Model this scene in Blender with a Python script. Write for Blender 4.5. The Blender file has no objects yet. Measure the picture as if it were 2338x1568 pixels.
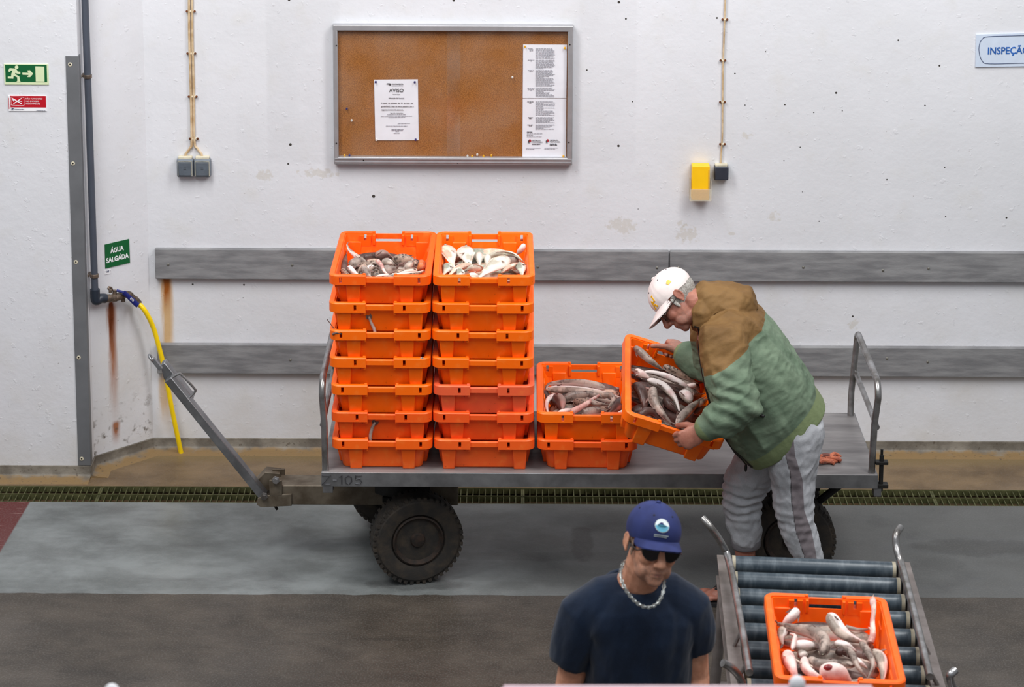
import bpy, bmesh, math, random
import numpy as np
from mathutils import Vector, Matrix, Euler
random.seed(7)
SC = bpy.context.scene
COL = SC.collection
PI = math.pi
V = Vector
# ---------------------------------------------------------------- camera
FPX, PITCH, ROLL, UPP, VPP = 5600.0, math.radians(11.0), 0.0045, 1173.0, -53.0
CAM = V((0, -10.68, 4.30))
_r0, _fw, _u0 = V((1, 0, 0)), V((0, math.cos(PITCH), -math.sin(PITCH))), V((0, math.sin(PITCH), math.cos(PITCH)))
_rt = _r0 * math.cos(ROLL) + _u0 * math.sin(ROLL)
_up = _u0 * math.cos(ROLL) - _r0 * math.sin(ROLL)
def ray(u, v): return _fw + _rt * ((u - UPP) / FPX) - _up * ((v - VPP) / FPX)
def on(u, v, axis, val):                      # point of the photograph on a plane of the place
    d = ray(u, v); return CAM + d * ((val - CAM[axis]) / d[axis])
def onY(u, v, y): return on(u, v, 1, y)
def onZ(u, v, z): return on(u, v, 2, z)
def onpl(u, v, p0, n):
    d = ray(u, v); return CAM + d * ((p0 - CAM).dot(n) / d.dot(n))
cd = bpy.data.cameras.new('camera'); cam = bpy.data.objects.new('camera', cd); COL.objects.link(cam)
m = Matrix((_rt, _up, -_fw)).transposed().to_4x4(); m.translation = CAM; cam.matrix_world = m
cd.sensor_fit = 'HORIZONTAL'; cd.sensor_width = 36.0; cd.lens = FPX / 2338 * 36.0
cd.shift_x = (1169 - UPP) / 2338; cd.shift_y = (VPP - 784) / 2338
cd.clip_start = .05; cd.clip_end = 100
cd.dof.use_dof = True; cd.dof.focus_distance = 9.75; cd.dof.aperture_fstop = 5.6
SC.camera = cam
vs = SC.view_settings
vs.view_transform = 'Standard'; vs.look = 'None'; vs.gamma = 1.0; vs.use_curve_mapping = False; vs.exposure = 0.14
# ---------------------------------------------------------------- materials
def s2l(c):
    c = [x / 255 for x in c]
    return tuple(x / 12.92 if x <= .04045 else ((x + .055) / 1.055) ** 2.4 for x in c)
class NT:                                      # small node-tree writer
    def __init__(s, name):
        s.m = bpy.data.materials.new(name); s.m.use_nodes = True
        s.t = s.m.node_tree; s.t.nodes.clear(); s.L = s.t.links
        s.out = s.n('ShaderNodeOutputMaterial')
    def n(s, typ, **kw):
        o = s.t.nodes.new(typ)
        for k, v in kw.items(): setattr(o, k, v)
        return o
    def put(s, sock, v):
        if v is None: return
        if hasattr(v, 'is_output'): s.L.new(v, sock)
        elif isinstance(v, (tuple, list)) and len(v) == 3 and sock.type == 'RGBA': sock.default_value = (*v, 1)
        else: sock.default_value = v
    def math(s, op, a, b=None, c=None, clamp=False):
        o = s.n('ShaderNodeMath', operation=op, use_clamp=clamp)
        s.put(o.inputs[0], a)
        if b is not None: s.put(o.inputs[1], b)
        if c is not None: s.put(o.inputs[2], c)
        return o.outputs[0]
    def mix(s, f, a, b, mode='MIX'):
        o = s.n('ShaderNodeMix', data_type='RGBA', blend_type=mode, clamp_factor=True)
        s.put(o.inputs[0], f); s.put(o.inputs[6], a); s.put(o.inputs[7], b)
        return o.outputs[2]
    def step(s, v, lo, hi):                    # 0..1 smooth ramp
        o = s.n('ShaderNodeMapRange', interpolation_type='SMOOTHSTEP')
        s.put(o.inputs[0], v); s.put(o.inputs[1], lo); s.put(o.inputs[2], hi)
        return o.outputs[0]
    def coord(s, kind='Object'):
        return s.n('ShaderNodeTexCoord').outputs[kind]
    def pos(s): return s.n('ShaderNodeNewGeometry').outputs['Position']
    def xyz(s, v):
        o = s.n('ShaderNodeSeparateXYZ'); s.put(o.inputs[0], v); return o.outputs
    def scale(s, v, sc):
        o = s.n('ShaderNodeMapping'); s.put(o.inputs[0], v); o.inputs['Scale'].default_value = sc; return o.outputs[0]
    def noise(s, v, scale, detail=4, rough=.55, dist=0):
        o = s.n('ShaderNodeTexNoise'); s.put(o.inputs['Vector'], v)
        o.inputs['Scale'].default_value = scale; o.inputs['Detail'].default_value = detail
        o.inputs['Roughness'].default_value = rough; o.inputs['Distortion'].default_value = dist
        return o.outputs['Fac']
    def attr(s, name): return s.n('ShaderNodeAttribute', attribute_name=name).outputs['Fac']
    def bump(s, h, strength=.3, dist=.01, normal=None):
        o = s.n('ShaderNodeBump'); o.inputs['Strength'].default_value = strength; o.inputs['Distance'].default_value = dist
        s.put(o.inputs['Height'], h)
        if normal is not None: s.put(o.inputs['Normal'], normal)
        return o.outputs[0]
    def bsdf(s, color, rough=.5, metal=0.0, normal=None, spec=.5, **kw):
        o = s.n('ShaderNodeBsdfPrincipled')
        s.put(o.inputs['Base Color'], color); s.put(o.inputs['Roughness'], rough); s.put(o.inputs['Metallic'], metal)
        o.inputs['Specular IOR Level'].default_value = spec
        if normal is not None: s.put(o.inputs['Normal'], normal)
        for k, v in kw.items(): s.put(o.inputs[k.replace('_', ' ')], v)
        s.L.new(o.outputs[0], s.out.inputs[0]); return o
def mat(name, rgb, rough=.5, metal=0.0, var=.12, scale=30, bump=0.0, bscale=120, bdist=.002, spec=.5, rgb2=None, stretch=None, cover=.5, **kw):
    t = NT(name); co = t.coord()
    if stretch: co = t.scale(co, stretch)
    c = s2l(rgb); n = t.noise(co, scale, 5)
    c2 = s2l(rgb2) if rgb2 else tuple(x * (1 - var * 2) for x in c)
    f = t.step(n, cover - .22, cover + .22)
    colr = t.mix(f, c2, c)
    nm = t.bump(t.noise(co, bscale, 4), bump, bdist) if bump else None
    t.bsdf(colr, rough, metal, nm, spec, **kw)
    return t.m
# ---------------------------------------------------------------- mesh building
class MB:
    def __init__(s): s.bm = bmesh.new()
    def _add(s, verts, faces):
        vs = [s.bm.verts.new(v) for v in verts]
        for f in faces:
            try: s.bm.faces.new([vs[i] for i in f])
            except ValueError: pass
        return vs
    def box(s, c, size, rot=None, taper=None):
        hx, hy, hz = size[0] / 2, size[1] / 2, size[2] / 2
        P = []
        for z in (-1, 1):
            k = 1 if (taper is None or z < 0) else taper
            for x, y in ((-1, -1), (1, -1), (1, 1), (-1, 1)): P.append(V((x * hx * k, y * hy * k, z * hz)))
        if rot is not None: P = [rot @ p for p in P]
        P = [p + V(c) for p in P]
        s._add(P, [(3, 2, 1, 0), (4, 5, 6, 7), (0, 1, 5, 4), (1, 2, 6, 5), (2, 3, 7, 6), (3, 0, 4, 7)]); return s
    def hexa(s, P):                            # 8 corners: bottom 4 ccw, top 4 ccw
        s._add([V(p) for p in P], [(3, 2, 1, 0), (4, 5, 6, 7), (0, 1, 5, 4), (1, 2, 6, 5), (2, 3, 7, 6), (3, 0, 4, 7)]); return s
    def loft(s, rings, cap0=True, cap1=True, closed=False):
        n = len(rings[0]); R = [[s.bm.verts.new(p) for p in r] for r in rings]
        m = len(R)
        for i in range(m if closed else m - 1):
            a, b = R[i], R[(i + 1) % m]
            for j in range(n):
                k = (j + 1) % n
                s.bm.faces.new((a[j], a[k], b[k], b[j]))
        if not closed:
            if cap0: s.bm.faces.new(list(reversed(R[0])))
            if cap1: s.bm.faces.new(R[-1])
        return R
    def tube(s, pts, r, seg=10, closed=False, up=None, caps=True, flat=1.0):
        pts = [V(p) for p in pts]; n = len(pts); rings = []
        rad = r if isinstance(r, (list, tuple)) else [r] * n
        prev = None
        for i, p in enumerate(pts):
            if closed: t = pts[(i + 1) % n] - pts[i - 1]
            else: t = pts[min(i + 1, n - 1)] - pts[max(i - 1, 0)]
            t.normalize()
            if prev is None:
                a = V(up) if up else (V((0, 0, 1)) if abs(t.z) < .9 else V((1, 0, 0)))
            else: a = prev
            x = a - t * a.dot(t)
            if x.length < .05: x = t.orthogonal()
            x.normalize(); y = t.cross(x); prev = x
            rings.append([p + (x * math.cos(2 * PI * k / seg) * flat + y * math.sin(2 * PI * k / seg)) * rad[i] for k in range(seg)])
        s.loft(rings, caps, caps, closed); return s
    def cyl(s, a, b, r, r2=None, seg=16): return s.tube([a, b], [r, r if r2 is None else r2], seg)
    def lathe(s, prof, c, axis=(0, 0, 1), seg=32, ref=None):   # prof: (radius, height along axis)
        ax = V(axis).normalized(); x = (V(ref) if ref else ax.orthogonal()).normalized(); y = ax.cross(x)
        rings = []
        for r, h in prof:
            r = max(r, 1e-5)
            rings.append([V(c) + ax * h + (x * math.cos(2 * PI * k / seg) + y * math.sin(2 * PI * k / seg)) * r for k in range(seg)])
        s.loft(rings); return s
    def ell(s, c, rad, rot=None, seg=20, rings=12):
        R = []
        for i in range(rings + 1):
            a = -PI / 2 + PI * i / rings
            a = max(min(a, PI / 2 - .02), -PI / 2 + .02)
            ring = []
            for k in range(seg):
                b = 2 * PI * k / seg
                p = V((rad[0] * math.cos(a) * math.cos(b), rad[1] * math.cos(a) * math.sin(b), rad[2] * math.sin(a)))
                ring.append((rot @ p if rot is not None else p) + V(c))
            R.append(ring)
        s.loft(R); return s
    def prism(s, poly, o, ex, ey, depth):      # 2-d outline extruded along ex x ey
        o, ex, ey = V(o), V(ex), V(ey); nz = ex.cross(ey).normalized() * depth
        a = [o + ex * x + ey * y for x, y in poly]
        s.loft([a, [p + nz for p in a]]); return s
def spline(pts, n=8, closed=False):            # Catmull-Rom
    pts = [V(p) for p in pts]; N = len(pts); out = []
    rng = range(N if closed else N - 1)
    for i in rng:
        if closed: p0, p1, p2, p3 = pts[i - 1], pts[i], pts[(i + 1) % N], pts[(i + 2) % N]
        else: p0, p1, p2, p3 = pts[max(i - 1, 0)], pts[i], pts[i + 1], pts[min(i + 2, N - 1)]
        for k in range(n):
            t = k / n
            out.append(.5 * ((2 * p1) + (p2 - p0) * t + (2 * p0 - 5 * p1 + 4 * p2 - p3) * t * t + (3 * p1 - p0 - 3 * p2 + p3) * t ** 3))
    if not closed: out.append(pts[-1].copy())
    return out
def lerp1(xs, ys, x): return float(np.interp(x, xs, ys))
def obj(name, mb, material=None, parent=None, smooth=35, bevel=0, bseg=2, world=False, mods=(), kind=None, recalc=True):
    bm = mb.bm if isinstance(mb, MB) else mb
    if recalc: bmesh.ops.recalc_face_normals(bm, faces=bm.faces[:])
    if smooth:
        th = math.radians(smooth)
        for f in bm.faces: f.smooth = True
        for e in bm.edges:
            if len(e.link_faces) == 2: e.smooth = e.calc_face_angle(0) < th
    me = bpy.data.meshes.new(name); bm.to_mesh(me); bm.free()
    return link(name, me, material, parent, bevel, bseg, world, mods, kind)
def link(name, me, material=None, parent=None, bevel=0, bseg=2, world=False, mods=(), kind=None):
    o = bpy.data.objects.new(name, me); COL.objects.link(o)
    if material is not None:
        for mm in (material if isinstance(material, (list, tuple)) else [material]): me.materials.append(mm)
    if parent is not None:
        o.parent = parent
        if world: o.matrix_parent_inverse = parent.matrix_basis.inverted()
    if bevel:
        b = o.modifiers.new('bevel', 'BEVEL'); b.width = bevel; b.segments = bseg; b.limit_method = 'ANGLE'; b.angle_limit = math.radians(40)
    for typ, kw in mods:
        md = o.modifiers.new(typ.lower(), typ)
        for k, v in kw.items(): setattr(md, k, v)
    if kind: o['kind'] = kind
    return o
def baked(o):                                  # evaluated copy of the mesh
    dg = bpy.context.evaluated_depsgraph_get(); dg.update()
    return bpy.data.meshes.new_from_object(o.evaluated_get(dg))
def empty(name, loc=(0, 0, 0), rotz=0.0):
    o = bpy.data.objects.new(name, None); COL.objects.link(o); o.empty_display_size = .05
    o.location = loc; o.rotation_euler = (0, 0, rotz); return o
def tag(o, label, cat, group=None, kind=None):
    o['label'] = label; o['category'] = cat
    if group: o['group'] = group
    if kind: o['kind'] = kind
    return o
def thing(name, label, cat, loc=(0, 0, 0), rotz=0.0, group=None): return tag(empty(name, loc, rotz), label, cat, group)
def copy_tree(o, parent=None):
    c = o.copy(); COL.objects.link(c)
    if parent is not None: c.parent = parent
    for ch in list(o.children): copy_tree(ch, c)
    return c
def text(name, s, size, material, parent, o, ex, ey, bold=0.0, depth=.0006, align='LEFT', width=None, world=True, shear=0.0):
    cu = bpy.data.curves.new(name, 'FONT'); cu.body = s; cu.size = 1.0; cu.align_x = align; cu.offset = bold; cu.extrude = depth / size; cu.shear = shear
    cu.resolution_u = 3
    t = bpy.data.objects.new(name, cu); COL.objects.link(t)
    me = baked(t); bpy.data.objects.remove(t); bpy.data.curves.remove(cu)
    for v in me.vertices: v.co *= size
    xs = [v.co.x for v in me.vertices]; sx = 1.0
    if width and xs: sx = width / (max(xs) - min(xs))
    ex, ey, o = V(ex).normalized(), V(ey).normalized(), V(o); n = ex.cross(ey)
    for v in me.vertices: v.co = o + ex * (v.co.x * sx) + ey * v.co.y + n * v.co.z
    me.materials.clear()
    return link(name, me, material, parent, world=world)
X, Y, Z = V((1, 0, 0)), V((0, 1, 0)), V((0, 0, 1))
# ================================================================ THE HALL
XC = -1.65                                     # corner between back wall and slanting pier
A0, A1 = V((XC, 0, 0)), V((-1.884, -.225, 0))  # slanting pier face
YL = -.335                                     # plane of the left wall
HW = 3.3
adir = (A0 - A1).normalized(); anrm = V((adir.y, -adir.x, 0))
if anrm.y > 0: anrm = -anrm
def onA(u, v): return onpl(u, v, A0, anrm)
DOTS = [(663, 330, 4.5), (853, 448, 5), (1413, 5, 4), (1429, 43, 3), (1412, 333, 4), (1748, 118, 2), (2051, 92, 3), (1909, 212, 3.5), (1792, 239, 2.5), (1701, 240, 2), (1858, 257, 2), (1923, 253, 2), (2145, 150, 3), (1827, 336, 2), (1678, 168, 2.5), (2298, 497, 3), (2157, 382, 2), (2112, 241, 2.5), (1832, 438, 1.5), (440, 649, 3), (557, 650, 3), (1444, 232, 2), (660, 0, 4), (1036, 1, 4), (658, 374, 3), (1340, 160, 2.5), (1637, 41, 3), (1947, 722, 3), (555, 680, 1.5), (2159, 494, 2), (1457, 477, 1.5), (1870, 505, 2), (1010, 690, 2), (1790, 367, 2), (2025, 410, 2.5)]
PATCH = [((612, 0, 775, 372), .955), ((350, 235, 540, 400), 1.02), ((470, 100, 612, 240), 1.015), ((1320, 0, 1455, 372), .97), ((345, 405, 480, 470), 1.015), ((1100, 600, 1900, 625), .985)]
FLAKE = [(1420, 515, 40, 22), (1570, 535, 30, 22), (1768, 497, 14, 14), (1555, 510, 12, 10), (605, 400, 22, 16), (1704, 310, 14, 8), (730, 395, 50, 12), (1948, 740, 14, 14), (1670, 533, 10, 5)]
def wall_material(name, dots=(), patches=(), flakes=(), rust=(), low=None):
    t = NT(name); P = t.pos(); x, y, z = t.xyz(P)
    base = s2l((219, 220, 226)); n1 = t.noise(P, 1.1, 5); n2 = t.noise(P, 7, 6); n3 = t.noise(P, 45, 4)
    c = t.mix(t.step(n1, .3, .7), s2l((210, 211, 216)), base)
    c = t.mix(t.math('MULTIPLY', t.step(n2, .52, .75), .3), c, s2l((205, 203, 198)))
    lowf = t.math('MULTIPLY', t.step(z, 1.0, .1), t.step(t.noise(P, 3.0, 6), .35, .8))     # grime rising from the floor
    c = t.mix(t.math('MULTIPLY', lowf, .45), c, s2l((190, 182, 170)))
    for (u0, v0, u1, v1), k in patches:
        a, b = onY(u0, v1, 0), onY(u1, v0, 0)
        f = t.math('MULTIPLY', t.math('MULTIPLY', t.step(x, a.x - .008, a.x + .008), t.step(x, b.x + .008, b.x - .008)), t.math('MULTIPLY', t.step(z, a.z - .008, a.z + .008), t.step(z, b.z + .008, b.z - .008)))
        f = t.math('MULTIPLY', f, t.step(n2, .2, .45))
        c = t.mix(f, c, (k, k, k), 'MULTIPLY')
    wob = t.math('MULTIPLY_ADD', n3, .9, -.45)
    for (u, v, ru, rv) in flakes:
        p = onY(u, v, 0); s = 1 / 497.
        dx = t.math('DIVIDE', t.math('SUBTRACT', x, p.x), ru * s); dz = t.math('DIVIDE', t.math('SUBTRACT', z, p.z), rv * s)
        r = t.math('ADD', t.math('ADD', t.math('MULTIPLY', dx, dx), t.math('MULTIPLY', dz, dz)), t.math('MULTIPLY', wob, 5.0))
        c = t.mix(t.math('MULTIPLY', t.step(r, .9, .2), .5), c, s2l((193, 187, 176)))
    for (p0, width, z0, z1, strength, hue) in rust:             # streaks that ran down from iron
        d = t.math('ABSOLUTE', t.math('ADD', t.math('SUBTRACT', x, p0), t.math('MULTIPLY', t.math('SUBTRACT', t.noise(t.scale(P, (30, 30, 4)), 1.0, 4), .5), width * 1.1)))
        f = t.math('MULTIPLY', t.step(d, width, width * .15), t.math('MULTIPLY', t.step(z, z0, z0 - .03), t.step(z, z1, z1 + (z0 - z1) * .85)))
        f = t.math('MULTIPLY', f, t.math('MULTIPLY_ADD', t.noise(t.scale(P, (60, 60, 8)), 1.0, 5), 1.5, .45), clamp=True)
        c = t.mix(t.math('MULTIPLY', f, strength, clamp=True), c, hue)
    if dots:
        m = None
        for (u, v, r) in dots:
            p = onY(u, v, 0); dd = t.n('ShaderNodeVectorMath', operation='DISTANCE'); t.put(dd.inputs[0], P); dd.inputs[1].default_value = p
            f = t.math('LESS_THAN', dd.outputs['Value'], r * .72 / 497.)
            m = f if m is None else t.math('MAXIMUM', m, f)
        c = t.mix(m, c, s2l((58, 54, 50)))
    sp = t.step(t.noise(P, 70, 2), .735, .77)                  # flecks
    c = t.mix(t.math('MULTIPLY', sp, .55), c, s2l((120, 108, 95)))
    if low: c = t.mix(t.math('MULTIPLY', t.step(z, low, low - .25), t.step(t.noise(P, 22, 4), .56, .72)), c, s2l((92, 82, 72)))
    h = t.math('ADD', t.math('MULTIPLY', n3, .5), t.math('MULTIPLY', n2, 1.6))
    t.bsdf(c, .62, 0, t.bump(t.math('ADD', h, t.math('MULTIPLY', t.step(t.noise(P, 26, 4), .62, .7), .6)), .22, .008), .3); return t.m
RUST, RUSTD, OCHRE = s2l((150, 82, 22)), s2l((98, 42, 8)), s2l((196, 152, 78))
xr = onY(380, 700, 0).x
MW = wall_material('white_plaster', DOTS, PATCH, FLAKE, [(xr, .036, .845, .02, .8, OCHRE), (xr + .002, .026, .85, .62, 1.0, RUST), (xr - .02, .04, .36, .05, .6, OCHRE)])
xp = onA(257, 800).x; zp = onA(257, 690).z
MP = wall_material('white_plaster_pier', rust=[(xp, .024, zp, .10, .9, RUST), (xp, .017, zp + .02, zp - .30, 1.0, RUSTD), (xp + .004, .02, .2, .06, .9, RUST)], low=.36)
ML = wall_material('white_plaster_left')
def wall(name, poly, material):                # vertical slab standing on its floor outline
    b = MB(); b.loft([[V((p[0], p[1], 0)) for p in poly], [V((p[0], p[1], HW)) for p in poly]])
    return obj(name, b, material, smooth=0, kind='structure')
wall('wall_back', [(XC, 0), (4.45, 0), (4.45, .2), (XC, .2)], MW)
wall('wall_pier', [(A1.x, A1.y), (A0.x, A0.y), (XC, .2), (A1.x, .2)], MP)
wall('wall_left', [(-4.45, YL), (A1.x, YL), (A1.x, .2), (-4.45, .2)], ML)
# --- cement skirting that coves into the floor
t = NT('wet_cement'); P = t.pos(); x, y, z = t.xyz(P)
c = t.mix(t.step(t.noise(P, 9, 6), .35, .7), s2l((96, 90, 82)), s2l((134, 128, 118)))
c = t.mix(t.step(t.math('ADD', z, t.math('MULTIPLY', t.math('SUBTRACT', t.noise(P, 14, 4), .5), .03)), .005, .016), s2l((128, 104, 70)), c)
c = t.mix(t.step(t.noise(P, 60, 4), .6, .75), c, s2l((74, 64, 54)))
t.bsdf(c, .55, 0, t.bump(t.noise(P, 80, 4), .4, .004), .4); MSK = t.m
def skirt(name, a, b, n):
    n = V(n); prof = [(0.0, .056), (.007, .054), (.008, .02), (.013, .011), (.035, .006), (.07, .002), (.10, -.004), (0, -.004)]
    mb = MB(); mb.loft([[V(a) + n * d + Z * h for d, h in prof], [V(b) + n * d + Z * h for d, h in prof]])
    return obj(name, mb, MSK, smooth=50, kind='structure')
skirt('baseboard_back', (XC - .05, 0, 0), (4.45, 0, 0), (0, -1, 0))
skirt('baseboard_pier', A1 - adir * .02, A0 + adir * .02, anrm)
skirt('baseboard_return', (A1.x, YL - .008, 0), (A1.x, A1.y + .02, 0), (1, 0, 0))
skirt('baseboard_left', (-4.45, YL, 0), (A1.x + .003, YL, 0), (0, -1, 0))
# --- floor
YG0, YG1 = -.432, -.612                        # grating channel
t = NT('painted_concrete'); P = t.pos(); x, y, z = t.xyz(P)
nl = t.noise(P, 1.6, 6); nm = t.noise(t.scale(P, (1, 1.5, 1)), 3.4, 7, .65); nf = t.noise(P, 130, 3)
brown = t.mix(t.step(nm, .3, .7), s2l((92, 74, 52)), s2l((122, 101, 74)))
brown = t.mix(t.step(y, -.08, -.20), s2l((116, 97, 64)), brown)
grey = t.mix(t.step(nm, .3, .72), s2l((92, 96, 96)), s2l((124, 129, 130)))
grey = t.mix(t.math('MULTIPLY', t.step(t.math('ADD', x, t.math('MULTIPLY', nl, 1.2)), .1, 1.5), .8), grey, s2l((80, 80, 79)))      # wetter towards the right, with some trolley shadow painted into the grey
tr = t.noise(t.scale(P, (.8, 3.2, 1)), 1.9, 6, .62, 1.2)
grey = t.mix(t.math('MULTIPLY', t.step(tr, .54, .7), .5), grey, s2l((84, 86, 88)))
worn = t.mix(t.step(nm, .3, .75), s2l((54, 49, 44)), s2l((77, 70, 63)))
worn = t.mix(t.math('MULTIPLY', t.step(tr, .55, .7), .55), worn, s2l((47, 43, 39)))
edge = t.math('ADD', y, t.math('MULTIPLY', t.math('SUBTRACT', t.noise(P, 9, 4), .5), .03))
c = t.mix(t.step(edge, -1.518, -1.524), grey, worn)
redm = t.math('MULTIPLY', t.step(t.math('ADD', x, t.math('MULTIPLY', t.math('ADD', y, .6), -.045)), -2.095, -2.105), t.step(y, -1.6, -1.58))
c = t.mix(redm, c, t.mix(t.step(t.noise(t.scale(P, (1, 8, 1)), 5, 5), .6, .68), s2l((82, 24, 22)), s2l((132, 96, 92))))
c = t.mix(t.step(y, -.522, -.518), c, brown)
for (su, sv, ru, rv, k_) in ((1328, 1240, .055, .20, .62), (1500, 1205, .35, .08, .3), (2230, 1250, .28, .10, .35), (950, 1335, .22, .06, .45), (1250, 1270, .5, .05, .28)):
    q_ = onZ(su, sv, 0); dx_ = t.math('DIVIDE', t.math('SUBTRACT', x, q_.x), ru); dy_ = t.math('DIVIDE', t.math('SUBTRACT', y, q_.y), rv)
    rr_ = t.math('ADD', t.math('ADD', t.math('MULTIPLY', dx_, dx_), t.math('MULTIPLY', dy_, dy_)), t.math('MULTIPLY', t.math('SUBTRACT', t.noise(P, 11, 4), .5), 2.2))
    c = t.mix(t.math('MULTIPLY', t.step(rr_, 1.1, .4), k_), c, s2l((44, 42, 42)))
f_st = t.math('MULTIPLY', t.step(t.noise(P, 3.1, 5), .56, .66), .35)
c = t.mix(f_st, c, (.55, .55, .56), 'MULTIPLY')
c = t.mix(t.math('MULTIPLY', t.step(nf, .45, .7), .14), c, (.25, .24, .23))
ro = t.math('MULTIPLY_ADD', t.step(nl, .35, .65), .3, .28)
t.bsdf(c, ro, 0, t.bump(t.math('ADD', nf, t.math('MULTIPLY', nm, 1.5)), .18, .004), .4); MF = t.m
b = MB(); dp = .09
for (y0, y1) in ((.2, YG0), (YG1, -14.0)):
    b.box((0, (y0 + y1) / 2, -.06), (9, abs(y0 - y1), .12))
obj('floor', b, MF, smooth=0, kind='structure')
MDK = mat('channel_sludge', (42, 42, 26), .5, 0, .3, 12, .5, 40)
b = MB(); b.box((0, (YG0 + YG1) / 2, -.11), (9, YG0 - YG1 + .02, .02)); obj('trim_1', b, MDK, smooth=0, kind='structure')
# --- gratings
MG = mat('algae_steel', (92, 92, 58), .6, .2, .25, 25, .4, 90, rgb2=(58, 60, 30))
def grate(x0, x1):
    b = MB(); w = YG0 - YG1; yc = (YG0 + YG1) / 2
    for yy in (YG0 - .004, yc, YG1 + .004): b.box(((x0 + x1) / 2, yy, -.014), (x1 - x0 - .004, .006, .026))
    n = round((x1 - x0) / .0275); st = (x1 - x0 - .008) / n
    for i in range(n + 1): b.box((x0 + .004 + i * st, yc, -.010), (.0036 if 0 < i < n else .007, w, .012))
    o = obj('drain_grating', b, MG, smooth=0)
    tag(o, 'green-stained steel grating section in the drain channel along the back wall', 'grating', 'gratings of the floor drain'); return o
gx = [-4.45, -3.72, -2.83, -1.815, -.90, .05, .97, 1.86, 2.80, 3.7, 4.45]
for a, c_ in zip(gx, gx[1:]): grate(a, c_)
# --- wall bumper boards
MBD = mat('grey_board', (140, 140, 142), .6, 0, .1, 6, .3, 60, rgb2=(108, 108, 111), stretch=(1, 1, 6))
MSCR = mat('dull_steel', (150, 148, 140), .4, .7, .15, 40)
MRUST = mat('rusted_iron', (122, 66, 28), .8, .2, .3, 60, .3, 200)
def board(u0, u1, v0, v1, label, screws, wear=None):
    a, c_ = onY(u0, v1, -.03), onY(u1, v0, -.03)
    z0, z1 = onY(1169, v1, -.03).z, onY(1169, v0, -.03).z
    r = thing('bumper_board', label, 'wall board', ((a.x + c_.x) / 2, 0, z0), group='grey bumper boards on the wall')
    b = MB(); b.box(((a.x + c_.x) / 2, -.015, (z0 + z1) / 2), (c_.x - a.x, .03, z1 - z0)); obj('board', b, MBD, r, bevel=.003, world=True)
    for su, sv in screws:
        p = onY(su, sv, -.03); b = MB(); b.lathe([(.006, 0), (.0055, .002), (.003, .0035)], p, (0, -1, 0), 12); obj('screw', b, MSCR, r, world=True)
    return r
board(355, 1527, 572.5, 640.5, 'upper grey bumper board, left length behind the crate stacks', [(384, 604), (667, 605), (1228, 609), (1500, 611)])
board(1529, 2840, 572.5, 640.5, 'upper grey bumper board, right length behind the stooping man', [(1549, 611), (1834, 610), (2016, 617), (2120, 613)])
board(359, 2840, 790, 856.5, 'lower grey bumper board on the back wall, behind the trolley', [(663, 821), (1824, 825), (2118, 826), (2025, 818)])
# --- light of the hall: rows of ceiling tubes and skylight far above the frame
W = bpy.data.worlds.new('hall_air'); SC.world = W; W.use_nodes = True
W.node_tree.nodes['Background'].inputs[0].default_value = (.93, .96, 1.0, 1); W.node_tree.nodes['Background'].inputs[1].default_value = .28
def area(name, loc, size, power, color=(1, .985, .96), target=None):
    l = bpy.data.lights.new(name, 'AREA'); l.shape = 'RECTANGLE'; l.size, l.size_y = size; l.energy = power; l.color = color
    o = bpy.data.objects.new(name, l); COL.objects.link(o); o.location = loc
    d = (V(target) - V(loc)) if target else V((0, 0, -1)); o.rotation_euler = d.to_track_quat('-Z', 'Y').to_euler(); return o
area('ceiling_light_row', (-2.2, -2.9, 5.5), (1.2, 3.4), 182, target=(-.6, -1.0, .8))
area('ceiling_light_row', (2.4, -2.9, 5.5), (1.2, 3.4), 182, target=(.6, -1.0, .8))
area('skylight', (0, -6.5, 6.2), (6, 2), 135, (.95, .98, 1.0), target=(0, -1.5, .5))
# ================================================================ FISH CRATES
t = NT('orange_polyethylene'); oi = t.n('ShaderNodeObjectInfo'); co = t.coord()
cc = t.mix(t.math('MULTIPLY', t.step(t.noise(co, 22, 5), .5, .72), .25), oi.outputs['Color'], s2l((255, 150, 66)))
cc = t.mix(t.math('MULTIPLY', t.step(t.noise(co, 60, 4), .66, .75), .5), cc, s2l((120, 40, 10)))
t.bsdf(cc, .42, 0, t.bump(t.noise(co, 180, 3), .12, .001), .35); MO = t.m
CH, CP = .131, .1132                           # height, pitch in a stack
ORANGE = s2l((255, 108, 4))
def rrect(hx, hy, r, seg=5, extra=()):
    P = []
    for cx, cy, a0 in ((hx - r, hy - r, 0), (-hx + r, hy - r, 90), (-hx + r, -hy + r, 180), (hx - r, -hy + r, 270)):
        for k in range(seg + 1):
            a = math.radians(a0 + 90 * k / seg); P.append((V((cx + r * math.cos(a), cy + r * math.sin(a), 0)), V((math.cos(a), math.sin(a), 0)), 0))
        if a0 == 0:
            for xx, f in ((.0551, 0), (.055, 1), (-.055, 1), (-.0551, 0)): P.append((V((xx, hy, 0)), V((0, 1, 0)), f))
        if a0 == 180:
            for xx, f in ((-.0551, 0), (-.055, 1), (.055, 1), (.0551, 0)): P.append((V((xx, -hy, 0)), V((0, -1, 0)), f))
    return P
def cut(o, boxes):
    b = MB()
    for c, s in boxes: b.box(c, s)
    k = obj('cutter', b, None, smooth=0)
    md = o.modifiers.new('cut', 'BOOLEAN'); md.operation = 'DIFFERENCE'; md.solver = 'EXACT'; md.object = k
    me = baked(o); bpy.data.objects.remove(k); o.modifiers.clear(); o.data = me
def shade(o, deg=35):
    bm = bmesh.new(); bm.from_mesh(o.data)
    for f in bm.faces: f.smooth = True
    for e in bm.edges:
        if len(e.link_faces) == 2: e.smooth = e.calc_face_angle(0) < math.radians(deg)
    bm.to_mesh(o.data); bm.free()
SLW, SLN = .154, .0965                         # slots: wide on one end, narrow on the other
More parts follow.
